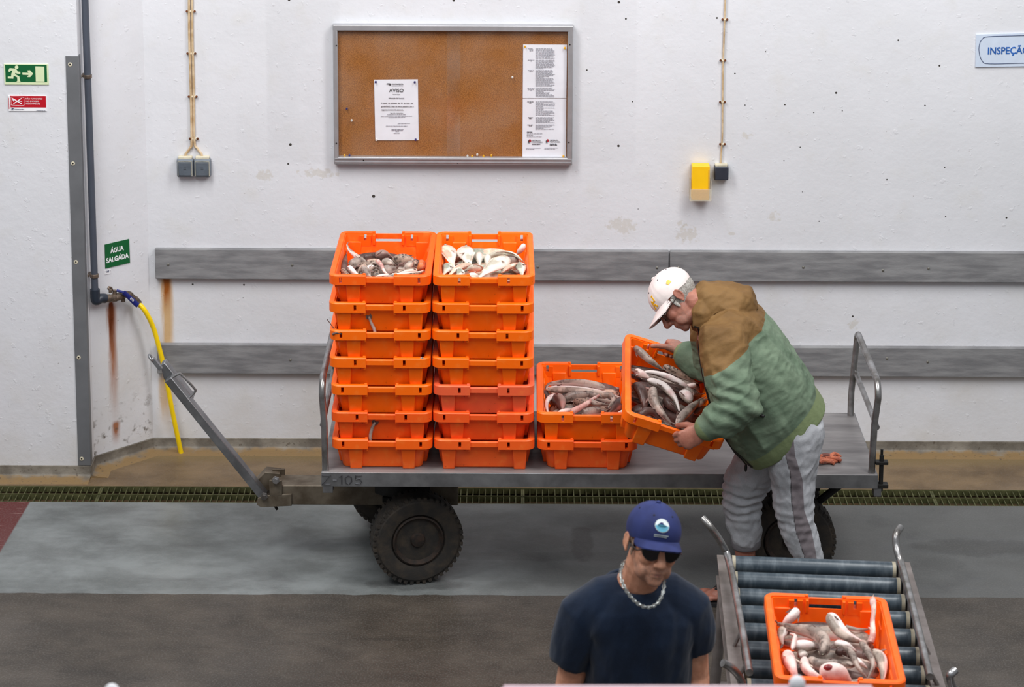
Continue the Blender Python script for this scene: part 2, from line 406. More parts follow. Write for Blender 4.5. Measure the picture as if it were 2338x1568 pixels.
def build_crate():
    r = thing('fish_crate', 'x', 'crate')
    b = MB(); rings = []
    for p, n, f in rrect(.2, .3, .036):
        lo, hi = (CH - .039, CH) if not f else (CH - .030, CH - .008)
        o0, o1 = (0, -.022) if not f else (-.005, -.015)
        rings.append([p + n * o0 + Z * lo, p + n * o0 + Z * (hi - .004), p + n * (o0 - .004) + Z * hi, p + n * (o1 + .002) + Z * hi, p + n * o1 + Z * (hi - .002), p + n * o1 + Z * lo])
    b.loft(rings, closed=True)
    rim = obj('rim', b, MO, r)
    slots = [((s * SLW, -.29, CH - .020), (.0105, .07, .024)) for s in (-1, 1)] + [((s * SLN, .29, CH - .020), (.0105, .07, .024)) for s in (-1, 1)]
    cut(rim, slots); shade(rim)
    # tub: thin-walled, tapering, its end walls cut low under the hand bars
    b = MB(); rings = []
    for h, off, rr in ((.004, .042, .03), (.0, .047, .026), (.0, .06, .02)): pass
    for z0, hx, hy, rd in ((0.0, .154, .254, .02), (.006, .160, .260, .026), (CH - .006, .1788, .2788, .0165), (CH - .006, .1745, .2745, .014), (.012, .156, .256, .024), (.008, .150, .250, .02)):
        rings.append([p + Z * z0 for p, n, f in rrect(hx, hy, rd)])
    b.loft(rings)
    tub = obj('tub', b, MO, r)
    cut(tub, slots + [((0, s * .28, CH - .006), (.106, .06, .062)) for s in (-1, 1)]); shade(tub)
    # bosses round the slots and beside the hand bars, inside; tabs outside
    for s in (-1, 1):
        for sl, ys in ((SLW, -1), (SLN, 1)):
            b, nub = MB(), MB()
            b.box((s * sl, ys * .271, CH - .033), (.046, .012, .044))
            tb = MB(); tb.box((s * sl, ys * .284, CH - .043), (.026, .012, .012)); obj('rim_tab', tb, MO, r, bevel=.002)
            bp_ = MB(); bp_.box((s * .060, ys * .276, CH - .029), (.010, .030, .044)); obj('bar_post', bp_, MO, r, bevel=.002)
            nub.box((s * .062, ys * .284, CH - .007), (.014, .014, .022), taper=.8)
            sb_ = obj('slot_boss', b, MO, r); cut(sb_, slots); shade(sb_); obj('stop_lug', nub, MO, r, bevel=.002)
    def foot(xa, xb, ys):                      # tapering column on an end face
        b = MB(); s = 1 if xa > 0 else -1; zt = CH - .036
        xa, xb = abs(xa), abs(xb); k = .006
        P = [(s * (xa + k), ys * .255, -.001), (s * (xb - k), ys * .255, -.001), (s * (xb - k), ys * .274, -.001), (s * (xa + k), ys * .274, -.001),
             (s * xa, ys * .262, zt), (s * xb, ys * .262, zt), (s * xb, ys * .292, zt), (s * xa, ys * .292, zt)]
        b.hexa(P); obj('foot', b, MO, r, bevel=.004)
    for s in (-1, 1):
        foot(s * .075, s * .134, -1); foot(s * .112, s * .170, 1)
        for yy in (-.17, 0, .17):              # ribs on the long sides
            b = MB(); zt = CH - .036
            P = [(s * .155, yy - .026, -.001), (s * .174, yy - .026, -.001), (s * .174, yy + .026, -.001), (s * .155, yy + .026, -.001),
                 (s * .165, yy - .032, zt), (s * .192, yy - .032, zt), (s * .192, yy + .032, zt), (s * .165, yy + .032, zt)]
            b.hexa(P); obj('rib', b, MO, r, bevel=.004)
    return r
CRATE = build_crate(); crate_used = []
DECK = .509
def put_crate(label, group, loc, rotz=0.0, tint=None, matrix=None):
    c = CRATE if not crate_used else copy_tree(CRATE); crate_used.append(c)
    c['label'] = label
    if group: c['group'] = group
    elif 'group' in c: del c['group']
    if matrix is not None: c.matrix_basis = matrix
    else: c.location = loc; c.rotation_euler = (0, 0, rotz)
    col = tint or ORANGE
    for ch in c.children: ch.color = (*col, 1)
    return c
ordn = ['bottom crate', 'second crate from the bottom', 'third crate from the bottom', 'middle crate', 'third crate from the top', 'second crate from the top', 'topmost crate']
ytop = -1.19
xs_l = [871 + (7 - i) * .9 for i in range(7)]
u_l = [872.5, 872, 870, 868.5, 867.5, 867, 868.5]; u_r = [1105.5, 1105, 1105, 1104, 1103.5, 1103, 1103.5]
TOPS = {}
def on_stack(u, z): return onpl(u, 900, V((0, -1.49, 0)), Y).x if False else None
def stack(name, uu, n, flip0, y0, holds=None, tints={}):
    for i in range(n):
        z = DECK + i * CP; zc = z + CH
        # pixel column of the crate's middle at its front rim
        d = ray(uu[i], 0); lo, hi = 0., 2000.
        for _ in range(40):
            mid = (lo + hi) / 2
            if onY(uu[i], mid, y0 - .30).z > zc: lo = mid
            else: hi = mid
        x = onY(uu[i], lo, y0 - .30).x
        rz = PI if (i + flip0) % 2 else 0.0
        rz += math.radians(random.uniform(-.7, .7))
        k = ordn[i] if n == 7 else ('bottom crate' if i == 0 else 'top crate')
        lab = {7: 'orange fish crate, %s of the tall %s stack', 2: 'orange fish crate, %s of the %s'}[n] % (k, name)
        if n == 7 and i == 6: lab = 'orange fish crate of %s on top of the tall %s stack' % (holds, name)
        TOPS[name] = put_crate(lab, 'orange fish crates', (x, y0, z), rz, tints.get(i))
# foot patterns: wide slots face the camera on crates turned by half a turn
stack('left', u_l, 7, 0, -1.185, 'spotted dogfish', {0: s2l((255, 100, 18)), 1: s2l((250, 92, 22)), 6: s2l((255, 96, 10))})
stack('right', u_r, 7, 1, -1.185, 'white sea bream', {0: s2l((250, 96, 30)), 1: s2l((250, 90, 30)), 2: s2l((240, 98, 58))})
stack('low stack beside the tilted crate', [1343, 1342], 2, 0, -1.185, None, {0: s2l((250, 92, 20))})
HM = Matrix.Translation((.6326, -1.576, .9047)) @ Euler((.2062, .3169, .0239), 'XYZ').to_matrix().to_4x4() @ Matrix.Translation((0, 0, -CH))
put_crate('orange fish crate tilted in the hands of the stooping man', 'orange fish crates', None, matrix=HM)
# ================================================================ FLATBED TROLLEY
MGAL = mat('galvanised_steel', (158, 160, 164), .38, .75, .12, 9, .15, 60, rgb2=(120, 121, 124))
MDECK = mat('scuffed_deck', (150, 147, 147), .5, .45, .1, 5, .25, 40, rgb2=(112, 109, 110), stretch=(.6, 3, 1))
MTUBE = mat('tube_steel', (168, 168, 170), .3, .8, .15, 14, rgb2=(112, 108, 104))
MDIRT = mat('dirty_steel', (120, 110, 96), .55, .35, .2, 12, .3, 60, rgb2=(76, 64, 50))
MBLK = mat('black_iron', (36, 34, 33), .6, .3, .3, 20, .3, 80)
MTYRE = mat('muddy_tyre', (34, 31, 29), .85, 0, .2, 22, .5, 90, rgb2=(60, 51, 41), cover=.42)
MRIM = mat('rusty_wheel', (52, 38, 30), .8, .2, .25, 40, .4, 120, rgb2=(28, 24, 22))
XL, XR, YF, YB = -.752, 1.452, -1.50, -.825
T = thing('flatbed_trolley', 'long grey steel flatbed trolley carrying the orange crate stacks', 'trolley', ((XL + XR) / 2, (YF + YB) / 2, 0))
b = MB(); b.box(((XL + XR) / 2, (YF + YB) / 2, DECK - .003), (XR - XL, YB - YF, .006))
obj('deck', b, MDECK, T, bevel=.001, world=True)
for yy in (YF + .002, YB - .002):
    b = MB(); b.box(((XL + XR) / 2, yy, DECK - .030), (XR - XL + .006, .005, .058)); b.box(((XL + XR) / 2, yy + (.012 if yy < -1 else -.012), DECK - .057), (XR - XL, .024, .004))
    obj('side_beam', b, MGAL, T, bevel=.0015, world=True)
for xx in (XL, XR):
    b = MB(); b.box((xx, (YF + YB) / 2, DECK - .030), (.005, YB - YF, .058)); obj('end_beam', b, MGAL, T, bevel=.0015, world=True)
b = MB()
for yy in (-1.30, -.98): b.box((.35, yy, DECK - .045), (2.15, .05, .078))
for xx in (-.35, .35, 1.05): b.box((xx, -1.14, DECK - .035), (.06, .66, .05))
obj('chassis', b, MBLK, T, bevel=.002, world=True)
# the welded number on the front beam
MWELD = mat('weld_bead', (92, 92, 96), .45, .6, .2, 50)
p = onY(734, 1103, YF - .0015)
for ch, u, w in (('Z', 735, 20), ('-', 760, 9), ('1', 775, 9), ('0', 788, 15), ('5', 811, 15)):
    q = onY(u, 1105, YF - .0015); b = MB(); h = .037; w_ = w / 578
    G = {'Z': [(0, 1), (1, 1), (0, 0), (1, 0)], '-': [(0, .45), (1, .45)], '1': [(0, .8), (.6, 1), (.6, 0)],
         '0': [(.5, 1), (.95, .8), (1, .3), (.6, 0), (.1, .15), (0, .7), (.5, 1)], '5': [(1, 1), (.1, 1), (.05, .55), (.7, .6), (1, .3), (.7, 0), (0, .08)]}[ch]
    b.tube([q + X * (x * w_) + Z * (z * h) for x, z in G], .0026, 6, up=(0, 1, 0)); obj('number_weld', b, MWELD, T, world=True)
# end rails
def rail(xb, xt):
    b = MB(); y0, y1, z1 = YF + .022, YB - .03, DECK + .372
    P = [(xb, y0, DECK - .01), (xb + (xt - xb) * .3, y0, DECK + .2), (xt, y0, DECK + .31)]
    for k in range(7):
        a = PI / 2 * k / 6; P.append((xt, y0 + .06 - .06 * math.cos(a), z1 - .06 + .06 * math.sin(a)))
    for k in range(7):
        a = PI / 2 * k / 6; P.append((xt, y1 - .05 + .05 * math.sin(a), z1 - .05 + .05 * math.cos(a)))
    P += [(xb, y1, DECK + .1), (xb, y1, DECK - .01)]
    b.tube(P, .0135, 12); g = obj('end_rail', b, MTUBE, T, world=True)
    b = MB(); b.cyl((xt, y0, DECK + .19), (xt, y1, DECK + .19), .011, seg=10); obj('cross_bar', b, MTUBE, g, world=True)
rail(XL + .012, XL + .002); rail(XR - .02, XR - .004)
# latch pin at the right corner
b = MB(); q = V((XR + .018, YF + .02, 0)); b.cyl(q + Z * (DECK - .075), q + Z * (DECK + .075), .009); b.box(q + Z * (DECK + .045), (.05, .03, .012)); b.box(q + Z * (DECK - .052), (.056, .034, .016)); b.cyl(q + Z * (DECK + .075), q + Z * (DECK + .1), .0055)
obj('latch_pin', b, MBLK, T, bevel=.001, world=True)
b = MB(); b.box((XR + .004, YF + .03, DECK - .07), (.03, .05, .05)); b.box((XL + .022, YF + .03, DECK - .07), (.04, .06, .034)); obj('corner_bracket', b, MGAL, T, bevel=.002, world=True)
# wheels
def wheel(c, yaw):
    ax = V((math.sin(yaw), -math.cos(yaw), 0)); R = .185
    w = thing('wheel', 'x', 'x'); del w['label'], w['category']; w.parent = T; w.matrix_parent_inverse = T.matrix_basis.inverted()
    prof = [(.100, -.035), (.108, -.048), (.135, -.055), (.158, -.054), (.171, -.044), (.1775, -.02), (.178, 0), (.1775, .02), (.171, .044), (.158, .054), (.135, .055), (.108, .048), (.100, .035)]
    b = MB(); b.lathe([(r * R / .178, h * .95) for r, h in prof], c, ax, 64)
    n = 44; x0 = ax.orthogonal().normalized(); y0 = ax.cross(x0)
    for k in range(n):
        for sd in (-1, 1):
            a = 2 * PI * (k + (.5 if sd > 0 else 0)) / n; rd = x0 * math.cos(a) + y0 * math.sin(a); tg = ax.cross(rd)
            M = Matrix((tg, ax, rd)).transposed()
            b.box(V(c) + rd * (R - .0075) + ax * (sd * .031), (.014, .034, .014), M)
    ty = obj('tyre', b, MTYRE, w, smooth=30, world=False)
    b = MB(); b.lathe([(.103, .030), (.104, .046), (.098, .049), (.094, .040), (.086, .034), (.083, .020), (.060, .014), (.035, .018), (.031, .034), (.026, .042), (.012, .045), (0, .045)], c, ax, 48)
    b.lathe([(.103, -.030), (.09, -.035), (.03, -.03), (0, -.03)], c, ax, 32)
    rm = obj('rim', b, MRIM, w, smooth=40)
    for k in range(6):
        a = 2 * PI * k / 6 + .3; rd = x0 * math.cos(a) + y0 * math.sin(a)
        b = MB(); b.lathe([(.0085, .014), (.0085, .026), (.006, .03)], V(c) + rd * .056, ax, 6); obj('wheel_nut', b, MRIM, rm)
    return w
yaw = math.radians(13.0); fc = V((-.448, -1.10, .185)); dv = V((math.sin(yaw), -math.cos(yaw), 0))
wheel(fc + dv * .285, yaw); wheel(fc - dv * .285, yaw)
rc = V((1.125, -1.10, .185)); wheel(rc + V((0, -.27, 0)), 0); wheel(rc + V((0, .27, 0)), 0)
b = MB(); b.cyl(fc + dv * .25, fc - dv * .25, .022); b.box(fc + Z * .10, (.16, .3, .02)); b.cyl(fc + Z * .11, fc + Z * .25, .15, seg=32); b.box(fc + Z * .055, (.07, .4, .09), Matrix.Rotation(yaw, 3, 'Z')); obj('turntable', b, MBLK, T, bevel=.002, world=True)
b = MB(); b.cyl(rc + V((0, -.25, 0)), rc + V((0, .25, 0)), .022); b.box(rc + Z * .15, (.08, .4, .24)); b.tube([rc + V((.02, -.2, .04)), V((1.40, -1.34, DECK - .05))], .016, 8); b.tube([rc + V((.02, .2, .04)), V((1.40, -.94, DECK - .05))], .016, 8); obj('rear_axle', b, MBLK, T, bevel=.002, world=True)
# drawbar and tow handle in the middle plane
YD = -1.14
def D(u, v, y=YD): return onY(u, v, y)
b = MB(); q0, q1 = D(603, 1131), D(742, 1128)
b.box(((q0.x + .045 - .22) / 2, YD, .284), (abs(q0.x + .045 + .22), .115, .085)); obj('drawbar', b, MDIRT, T, bevel=.004, world=True)
for yy in (YD - .06, YD + .06):
    b = MB(); b.prism([(q0.x - .024, .244), (q0.x - .006, .233), (q0.x + .12, .240), (q0.x + .12, .292), (q0.x + .012, .284), (q0.x - .02, .272)], (0, yy + .005, 0), X, Z, .01)
    b.box((q0.x + .055, yy, .318), (.052, .011, .065)); obj('hitch_cheek', b, MDIRT, T, bevel=.002, world=True)
piv, top = D(603, 1131), D(366, 838)
b = MB(); ax = (top - piv).normalized(); pn = V((-ax.z, 0, ax.x))
if pn.z < 0: pn = -pn
M = Matrix((ax, V((0, 1, 0)), pn)).transposed(); L = (top - piv).length
b.box(piv + ax * (L * .46), (L * .92, .052, .034), M)
pp = [(L * .72, -.017), (L * .80, -.032), (L * .92, -.03), (L, -.004), (L, .017), (L * .72, .017)]
b.prism(pp, piv + V((0, .026, 0)), ax, pn, .052)
han = obj('tow_handle', b, MGAL, T, bevel=.003, world=True)
b = MB(); b.prism([(L * .08, -.02), (L * .1, .055), (L * .04, .10), (-.02, .085), (0, .0)], piv + V((0, .032, 0)), ax, pn, .064); obj('stop_plate', b, MDIRT, han, bevel=.002, world=True)
eye = D(345, 817)
b = MB(); b.box((top + eye) / 2 - ax * .008, ((eye - top).length, .02, .016), M); b.tube([eye + ax * (.016 * math.cos(k * PI / 8)) + Y * (.014 * math.sin(k * PI / 8)) for k in range(16)], .0045, 8, closed=True); obj('towing_eye', b, MGAL, han, world=True)
g = [D(389, 863), D(411, 852), D(448, 891), D(430, 910)]
b = MB(); b.tube(spline([g[0] - pn * .01, g[0] + (g[1] - g[0]) * .85, g[1] + (g[2] - g[1]) * .12, g[1] + (g[2] - g[1]) * .85, g[2] + (g[3] - g[2]) * .18, g[3] - pn * .01], 5), .0052, 8); obj('hand_grip', b, MTUBE, han, world=True)
for (u, v) in ((603, 1132), (630, 1095)):
    q = D(u, v, YD - .068); b = MB(); b.lathe([(.016, 0), (.016, .008), (.011, .009), (.011, .02)], q, (0, -1, 0), 6); obj('bolt', b, MTUBE, T, smooth=20, world=True)
b = MB(); b.tube([D(612, 1128, YD - .03), D(633, 1163, YD - .03)], .006, 8); obj('release_lever', b, MRIM, T, world=True)
# ================================================================ PEOPLE
from mathutils import noise as MN
def fuse(name, mb, voxel, material, parent, sm=3, world=True, wrinkle=None, attrs=None, smf=.5, keep=None):
    """one continuous skin grown over overlapping closed forms"""
    t = obj('tmp', mb, None, smooth=0, recalc=True)
    r = t.modifiers.new('r', 'REMESH'); r.mode = 'VOXEL'; r.voxel_size = voxel; r.use_smooth_shade = True
    if sm:
        s = t.modifiers.new('s', 'SMOOTH'); s.iterations = sm; s.factor = smf
    me = baked(t); bpy.data.objects.remove(t)
    n = len(me.vertices); co = np.empty(n * 3); me.vertices.foreach_get('co', co); co = co.reshape(-1, 3)
    if wrinkle:
        no = np.empty(n * 3); me.vertices.foreach_get('normal', no); no = no.reshape(-1, 3)
        d = np.array([wrinkle(V(c)) for c in co]); co = co + no * d[:, None]
        me.vertices.foreach_set('co', co.reshape(-1))
    for k, f in (attrs or {}).items():
        a = me.attributes.new(k, 'FLOAT', 'POINT'); a.data.foreach_set('value', np.array([f(V(c)) for c in co], dtype=np.float32))
    me.polygons.foreach_set('use_smooth', np.ones(len(me.polygons), dtype=bool)); me.name = name; me.update()
    return link(name, me, material, parent, world=world)
def capsule(b, pts, rad, seg=14, flat=1.0, up=None):
    b.tube(pts, list(rad), seg, flat=flat, up=up)
    b.ell(pts[0], (rad[0],) * 3, seg=seg, rings=8); b.ell(pts[-1], (rad[-1],) * 3, seg=seg, rings=8)
def frame(f, u):                                # head frame: columns forward, left, up
    f = V(f).normalized(); u = V(u); u = (u - f * u.dot(f)).normalized(); l = u.cross(f)
    return Matrix((f, l, u)).transposed()
def build_head(b, C, R, neck):
    C = V(C); k = lambda f, l, u: C + R @ V((f, l, u))
    b.ell(k(-.002, 0, .045), (.098, .077, .076), R); b.ell(k(.032, 0, -.022), (.062, .062, .085), R)
    b.ell(k(.036, 0, -.072), (.050, .053, .036), R); b.ell(k(.076, 0, -.093), (.020, .024, .017), R)
    b.ell(k(.083, 0, .030), (.017, .048, .012), R)
    b.tube([k(.090, 0, .018), k(.105, 0, -.008), k(.117, 0, -.030)], [.0085, .0105, .0135], 12); b.ell(k(.117, 0, -.031), (.0135, .0145, .0125), R)
    for s in (-1, 1):
        b.ell(k(.104, s * .0125, -.036), (.011, .009, .009), R)
        b.ell(k(.068, s * .036, -.022), (.026, .022, .026), R)
        b.ell(k(.058, s * .038, -.06), (.028, .015, .03), R)
        b.ell(k(.076, s * .031, .014), (.014, .018, .007), R); b.ell(k(.076, s * .031, -.003), (.013, .017, .006), R)
        # ear: shell, rim and lobe
        e = k(-.006, s * .078, .0)
        b.ell(e, (.0125, .004, .024), R)
        arc = [k(-.006 + .0140 * math.sin(a), s * (.079 + .004 * (math.sin(a) < 0) * -math.sin(a)), .0 + .025 * math.cos(a) * (1 if math.cos(a) > 0 else .95)) for a in np.linspace(0, 2 * PI, 20, endpoint=False)]
        b.tube(arc, .0036, 8, closed=True); b.ell(k(.0, s * .079, -.025), (.008, .0045, .008), R)
    b.ell(k(.072, 0, -.056), (.028, .036, .032), R); b.ell(k(.070, 0, -.082), (.026, .03, .02), R)
    b.ell(k(.0915, 0, -.0615), (.012, .024, .0055), R); b.ell(k(.0895, 0, -.0725), (.012, .021, .0065), R)
    capsule(b, [k(-.018, 0, -.05), (k(-.02, 0, -.10) + V(neck)) / 2, V(neck)], (.056, .056, .062))
def build_hand(b, W, d, n, curls, spread=.0, thumb=None, side=1, sc=1.0):
    """W wrist, d towards the knuckles, n out of the back of the hand; side +1 puts the thumb along d x n"""
    d, n = V(d).normalized(), V(n); n = (n - d * n.dot(d)).normalized(); s = d.cross(n) * side
    K = V(W) + d * (.088 * sc)
    capsule(b, [V(W) - d * .03, V(W)], (.027 * sc, .026 * sc), flat=.8)
    Mx = Matrix((d, s, n)).transposed()
    b.ell(V(W) + d * .045 * sc, (.056 * sc, .041 * sc, .017 * sc), Mx); b.ell(V(W) + d * .075 * sc, (.028 * sc, .041 * sc, .0145 * sc), Mx)
    for i, (ln, cu) in enumerate(zip(((.043, .026, .021), (.048, .030, .023), (.044, .028, .022), (.034, .021, .019)), curls)):
        off = (.030 - .0198 * i) * sc
        p = K + s * off - d * (.004 * (i in (0, 3)) + .006 * (i == 3)) * sc; r = (.0098, .0102, .0098, .0086)[i] * sc
        dirv = (d + s * (spread * (1.5 - i))).normalized(); a = 0; P = [p - dirv * .016 * sc, p]; Rr = [r * 1.12, r * 1.12]
        ax = dirv.cross(n).normalized()
        for j in range(3):
            a += cu[j]
            q = Matrix.Rotation(-a, 3, ax) @ dirv
            P.append(P[-1] + q * ln[j] * sc); Rr.append(r * (1.02, .95, .84)[j])
        b.tube(P, Rr, 10)
        for q, rr in zip(P[1:], Rr[1:]): b.ell(q, (rr * 1.03,) * 3, seg=10, rings=6)
    th = thumb or ((.6, .8, .1), (.8, .5, -.3), (.9, .3, -.4))
    P = [V(W) + d * .022 * sc + s * .022 * sc - n * .004 * sc]; Rr = [.0165 * sc, .0135 * sc, .0118 * sc, .0098 * sc]
    for (a1, a2, a3), ln in zip(th, (.042, .033, .027)):
        P.append(P[-1] + (d * a1 + s * a2 + n * a3).normalized() * ln * sc)
    b.tube(P, Rr, 10)
    for q, rr in zip(P, Rr): b.ell(q, (rr,) * 3, seg=10, rings=6)
def skin_material(name, rgb, rgb2):
    t = NT(name); co = t.pos()
    c = t.mix(t.step(t.noise(co, 28, 5), .35, .68), s2l(rgb), s2l(rgb2))
    c = t.mix(t.math('MULTIPLY', t.step(t.noise(co, 130, 3), .6, .75), .3), c, s2l((112, 62, 50)))
    lip = t.step(t.attr('lip'), .2, .8); beard = t.attr('beard')
    c = t.mix(t.math('MULTIPLY', lip, .65), c, s2l((150, 82, 78)))
    c = t.mix(t.math('MULTIPLY', t.math('MULTIPLY', beard, t.step(t.noise(co, 420, 2), .35, .65)), .6), c, s2l((128, 112, 104)))
    t.bsdf(c, .48, 0, t.bump(t.noise(co, 260, 4), .25, .0015), .4, Subsurface_Weight=.08, Subsurface_Radius=(.01, .004, .002)); return t.m
def head_masks(C, R):
    C = V(C); Ri = R.inverted()
    def lip(p):
        q = Ri @ (p - C); return 1 - min(1, math.hypot((q.x - .098) / .022, q.y / .026, (q.z + .067) / .0125))
    def beard(p):
        q = Ri @ (p - C)
        return max(0, min(1, (q.x - .01) / .03)) * max(0, min(1, (-.035 - q.z) / .02)) * (1 if q.z > -.13 else 0)
    return {'lip': lip, 'beard': beard}
def build_cap(name, C, R, material, parent, tilt=0.0, brim_len=.078, droop=.022, dome=(.102, .0835, .0835), uc=.043, um=None):
    """cap of six panels on a head frame; returns cap root and surface map"""
    k = lambda f, l, u: V(C) + R @ V((f, l, u))
    rx, ry, rz = dome
    def surf(az, el, off=0.0):                  # az 0 = front
        # lower edge dips at the nape
        return k((rx + off) * math.cos(el) * math.cos(az) - .004, (ry + off) * math.cos(el) * math.sin(az), uc + (rz + off) * math.sin(el))
    def el0(az): return -.10 - .44 * (.5 - .5 * math.cos(az))
    rings = []
    for i in range(19):
        f = i / 18; rings.append([surf(a, el0(a) + (PI / 2 - .03 - el0(a)) * f, -.0012 * (abs(math.sin(3 * a)) < .10)) for a in np.linspace(0, 2 * PI, 72, endpoint=False)])
    inner = [[surf(a, el0(a) + (PI / 2 - .03 - el0(a)) * i / 8, -.003) for a in np.linspace(0, 2 * PI, 72, endpoint=False)] for i in range(9)]
    b = MB(); b.loft(list(reversed(inner)) + rings)
    cap = obj(name, b, material, parent, smooth=50, world=True)
    b = MB(); top, bot = [], []
    N = 25
    def bp(j, t, dz):
        a = math.radians(-66 + 132 * j / (N - 1)); p = surf(a, el0(a) + .02, -.002)
        q = R.inverted() @ (p - V(C)); w = math.cos(a * 90 / 66)
        ext = brim_len * max(w, 0) ** .55 * t
        return k(q.x + ext, q.y * (1 + .10 * t * max(w, 0) ** .4), q.z + dz - droop * (q.y / ry) ** 2 * t - .20 * ext)
    NT_ = 8
    tops = [[bp(j, i / NT_, .0016) for j in range(N)] for i in range(NT_ + 1)]
    bots = [[bp(j, i / NT_, -.0016) for j in range(N)] for i in range(NT_ + 1)]
    rows = [t_ + list(reversed(b_)) for t_, b_ in zip(tops, bots)]
    b.loft(rows); obj('brim', b, material if um is None else um, cap, smooth=60)
    b = MB(); b.ell(surf(0, PI / 2, .002), (.008, .008, .004), R, 12, 8); obj('button', b, material, cap)
    for az in (.55, -.55, 1.6, -1.6, 2.6, -2.6):
        b = MB(); p = surf(az, .82); nn = (p - k(0, 0, uc)).normalized()
        b.lathe([(.0032, 0), (.003, .0012), (.0012, .0014), (.001, .0006), (0, .0006)], p, nn, 10); obj('eyelet', b, MEYELET, cap)
    return cap, surf
MEYELET = mat('eyelet_thread', (30, 30, 46), .7)
def emblem(name, cap, surf, polys, material, az0, el0_, sc, rx, rot=0.0, thick=.0022, wx=1.0, dz_=.090):
    for poly in polys:
        b = MB(); A, B = [], []
        cr, sr = math.cos(rot), math.sin(rot)
        for (x, y) in poly:
            x, y = (x * cr - y * sr) * wx, x * sr + y * cr
            A.append(surf(az0 - x * sc / rx / math.cos(el0_), el0_ + y * sc / dz_, .0006)); B.append(surf(az0 - x * sc / rx / math.cos(el0_), el0_ + y * sc / dz_, thick))
        b.loft([A, B]); obj(name, b, material, cap, smooth=20)
def bar(x0, y0, x1, y1, w=.16):
    w *= 1.3
    d = math.hypot(x1 - x0, y1 - y0); nx, ny = -(y1 - y0) / d * w / 2, (x1 - x0) / d * w / 2
    return [(x0 + nx, y0 + ny), (x0 - nx, y0 - ny), (x1 - nx, y1 - ny), (x1 + nx, y1 + ny)]
def folds(freq, amp, dirv, stretch=.25, seed=0.0):
    """long soft creases running along dirv"""
    dirv = V(dirv).normalized(); sd = V((seed, seed * 1.7, -seed))
    def f(p):
        q = p - dirv * (p.dot(dirv) * (1 - stretch))
        a = MN.fractal(q * freq + sd, .9, 2.1, 3); return amp * (1 - 2.2 * abs(a))
    return f
# ---------------------------------------------------------------- the man stooping over the trolley
PA = thing('person', 'person in a brown and green jacket stooping to tip a crate of fish', 'person', (1.0, -1.66, 0))
SKA = skin_material('ruddy_skin', (150, 94, 78), (172, 114, 96))
def pa(u, v, y): return onY(u, v, y)
YN, YFAR, YM = -1.83, -1.46, -1.655
HC = pa(1548, 680, YM - .01)                     # between the ears
HF = V((-.58, -.30, -.74)); HR = frame(HF, V((-.74, .33, .58))) * .95
neckA = pa(1632, 712, YM)
b = MB(); build_head(b, HC, HR, neckA)
# trunk, arms, legs of one body
pel = pa(1800, 965, YM)
b.tube([pel, pa(1745, 880, YM), pa(1690, 790, YM), pa(1650, 735, YM), neckA], [.135, .125, .135, .12, .07], 20, flat=.85, up=Y)
shN, elN, wrN = pa(1652, 775, YN), pa(1684, 925, -1.93), pa(1606, 982, -1.925)
shF, elF, wrF = pa(1628, 755, YFAR), pa(1636, 850, -1.40), HM @ V((.030, .238, CH + .020))
capsule(b, [shN, elN], (.058, .044)); capsule(b, [elN, wrN], (.044, .028))
capsule(b, [shF, elF], (.058, .044)); capsule(b, [elF, wrF], (.044, .028))
capsule(b, [pa(1680, 800, YM - .06), shN], (.06, .058)); capsule(b, [pa(1680, 800, YM + .06), shF], (.06, .058))
hN, kN, aN = pa(1812, 975, -1.735), pa(1808, 1150, -1.755), pa(1848, 1335, -1.76)
hF, kF, aF = pa(1775, 985, -1.57), pa(1692, 1128, -1.575), pa(1707, 1345, -1.585)
for h, kk, a in ((hN, kN, aN), (hF, kF, aF)):
    capsule(b, [pel, h], (.11, .10)); capsule(b, [h, kk], (.088, .056)); capsule(b, [kk, kk.lerp(a, .35), a], (.052, .046, .033))
def foot(b, ank, fd, heel_z=.03):
    fd = V(fd).normalized(); sd = Z.cross(fd); g = V((ank.x, ank.y, 0))
    capsule(b, [ank, g - fd * .03 + Z * .045], (.034, .034)); 
    capsule(b, [g - fd * .045 + Z * .045, g + fd * .06 + Z * .042, g + fd * .125 + Z * .034], (.031, .03, .028), flat=1.1, up=sd)
    b.ell(g + fd * .13 + Z * .032, (.045, .04, .016), Matrix((fd, sd, Z)).transposed())
    for i in range(5):
        o = (-.031 + .0155 * i); L = (.052, .054, .05, .044, .036)[i]; r = (.0125, .009, .0085, .008, .0075)[i]
        p = g + fd * .145 + sd * o + Z * (.018 + r); capsule(b, [p, p + fd * L * .5 + Z * .004, p + fd * L * .95 - Z * .002], (r, r, r * .9), 10)
foot(b, aN, (-.93, -.15, 0)); foot(b, aF, (-.97, .05, 0))
# hands: the near one grips the near rim, the far one the far hand bar
exC, eyC, ezC = HM.to_3x3() @ X, HM.to_3x3() @ Y, HM.to_3x3() @ Z
build_hand(b, wrN, pa(1568, 1003, -1.925) - wrN, V((.10, -.95, .30)), [(.95, .95, .5), (1.0, .95, .5), (1.05, .9, .5), (1.1, .9, .5)], thumb=((.62, .5, -.6), (.7, .2, -.7), (.6, .1, -.8)), side=-1 if False else 1, sc=1.0)
build_hand(b, wrF, HM.to_3x3() @ V((-.32, .95, -.10)), HM.to_3x3() @ V((0, .1, 1)), [(1.25, 1.35, .75), (1.3, 1.35, .75), (1.3, 1.35, .75), (1.3, 1.3, .75)], thumb=((.2, .95, .1), (.1, .95, -.1), (.1, .95, -.25)), side=-1, sc=.95)
bodyA = fuse('body', b, .0034, SKA, PA, 3, attrs=head_masks(HC, HR))
kA = lambda f, l, u: HC + HR @ V((f, l, u))
MEYE, MIRIS = mat('eye_white', (226, 220, 212), .2), mat('iris', (60, 48, 40), .15)
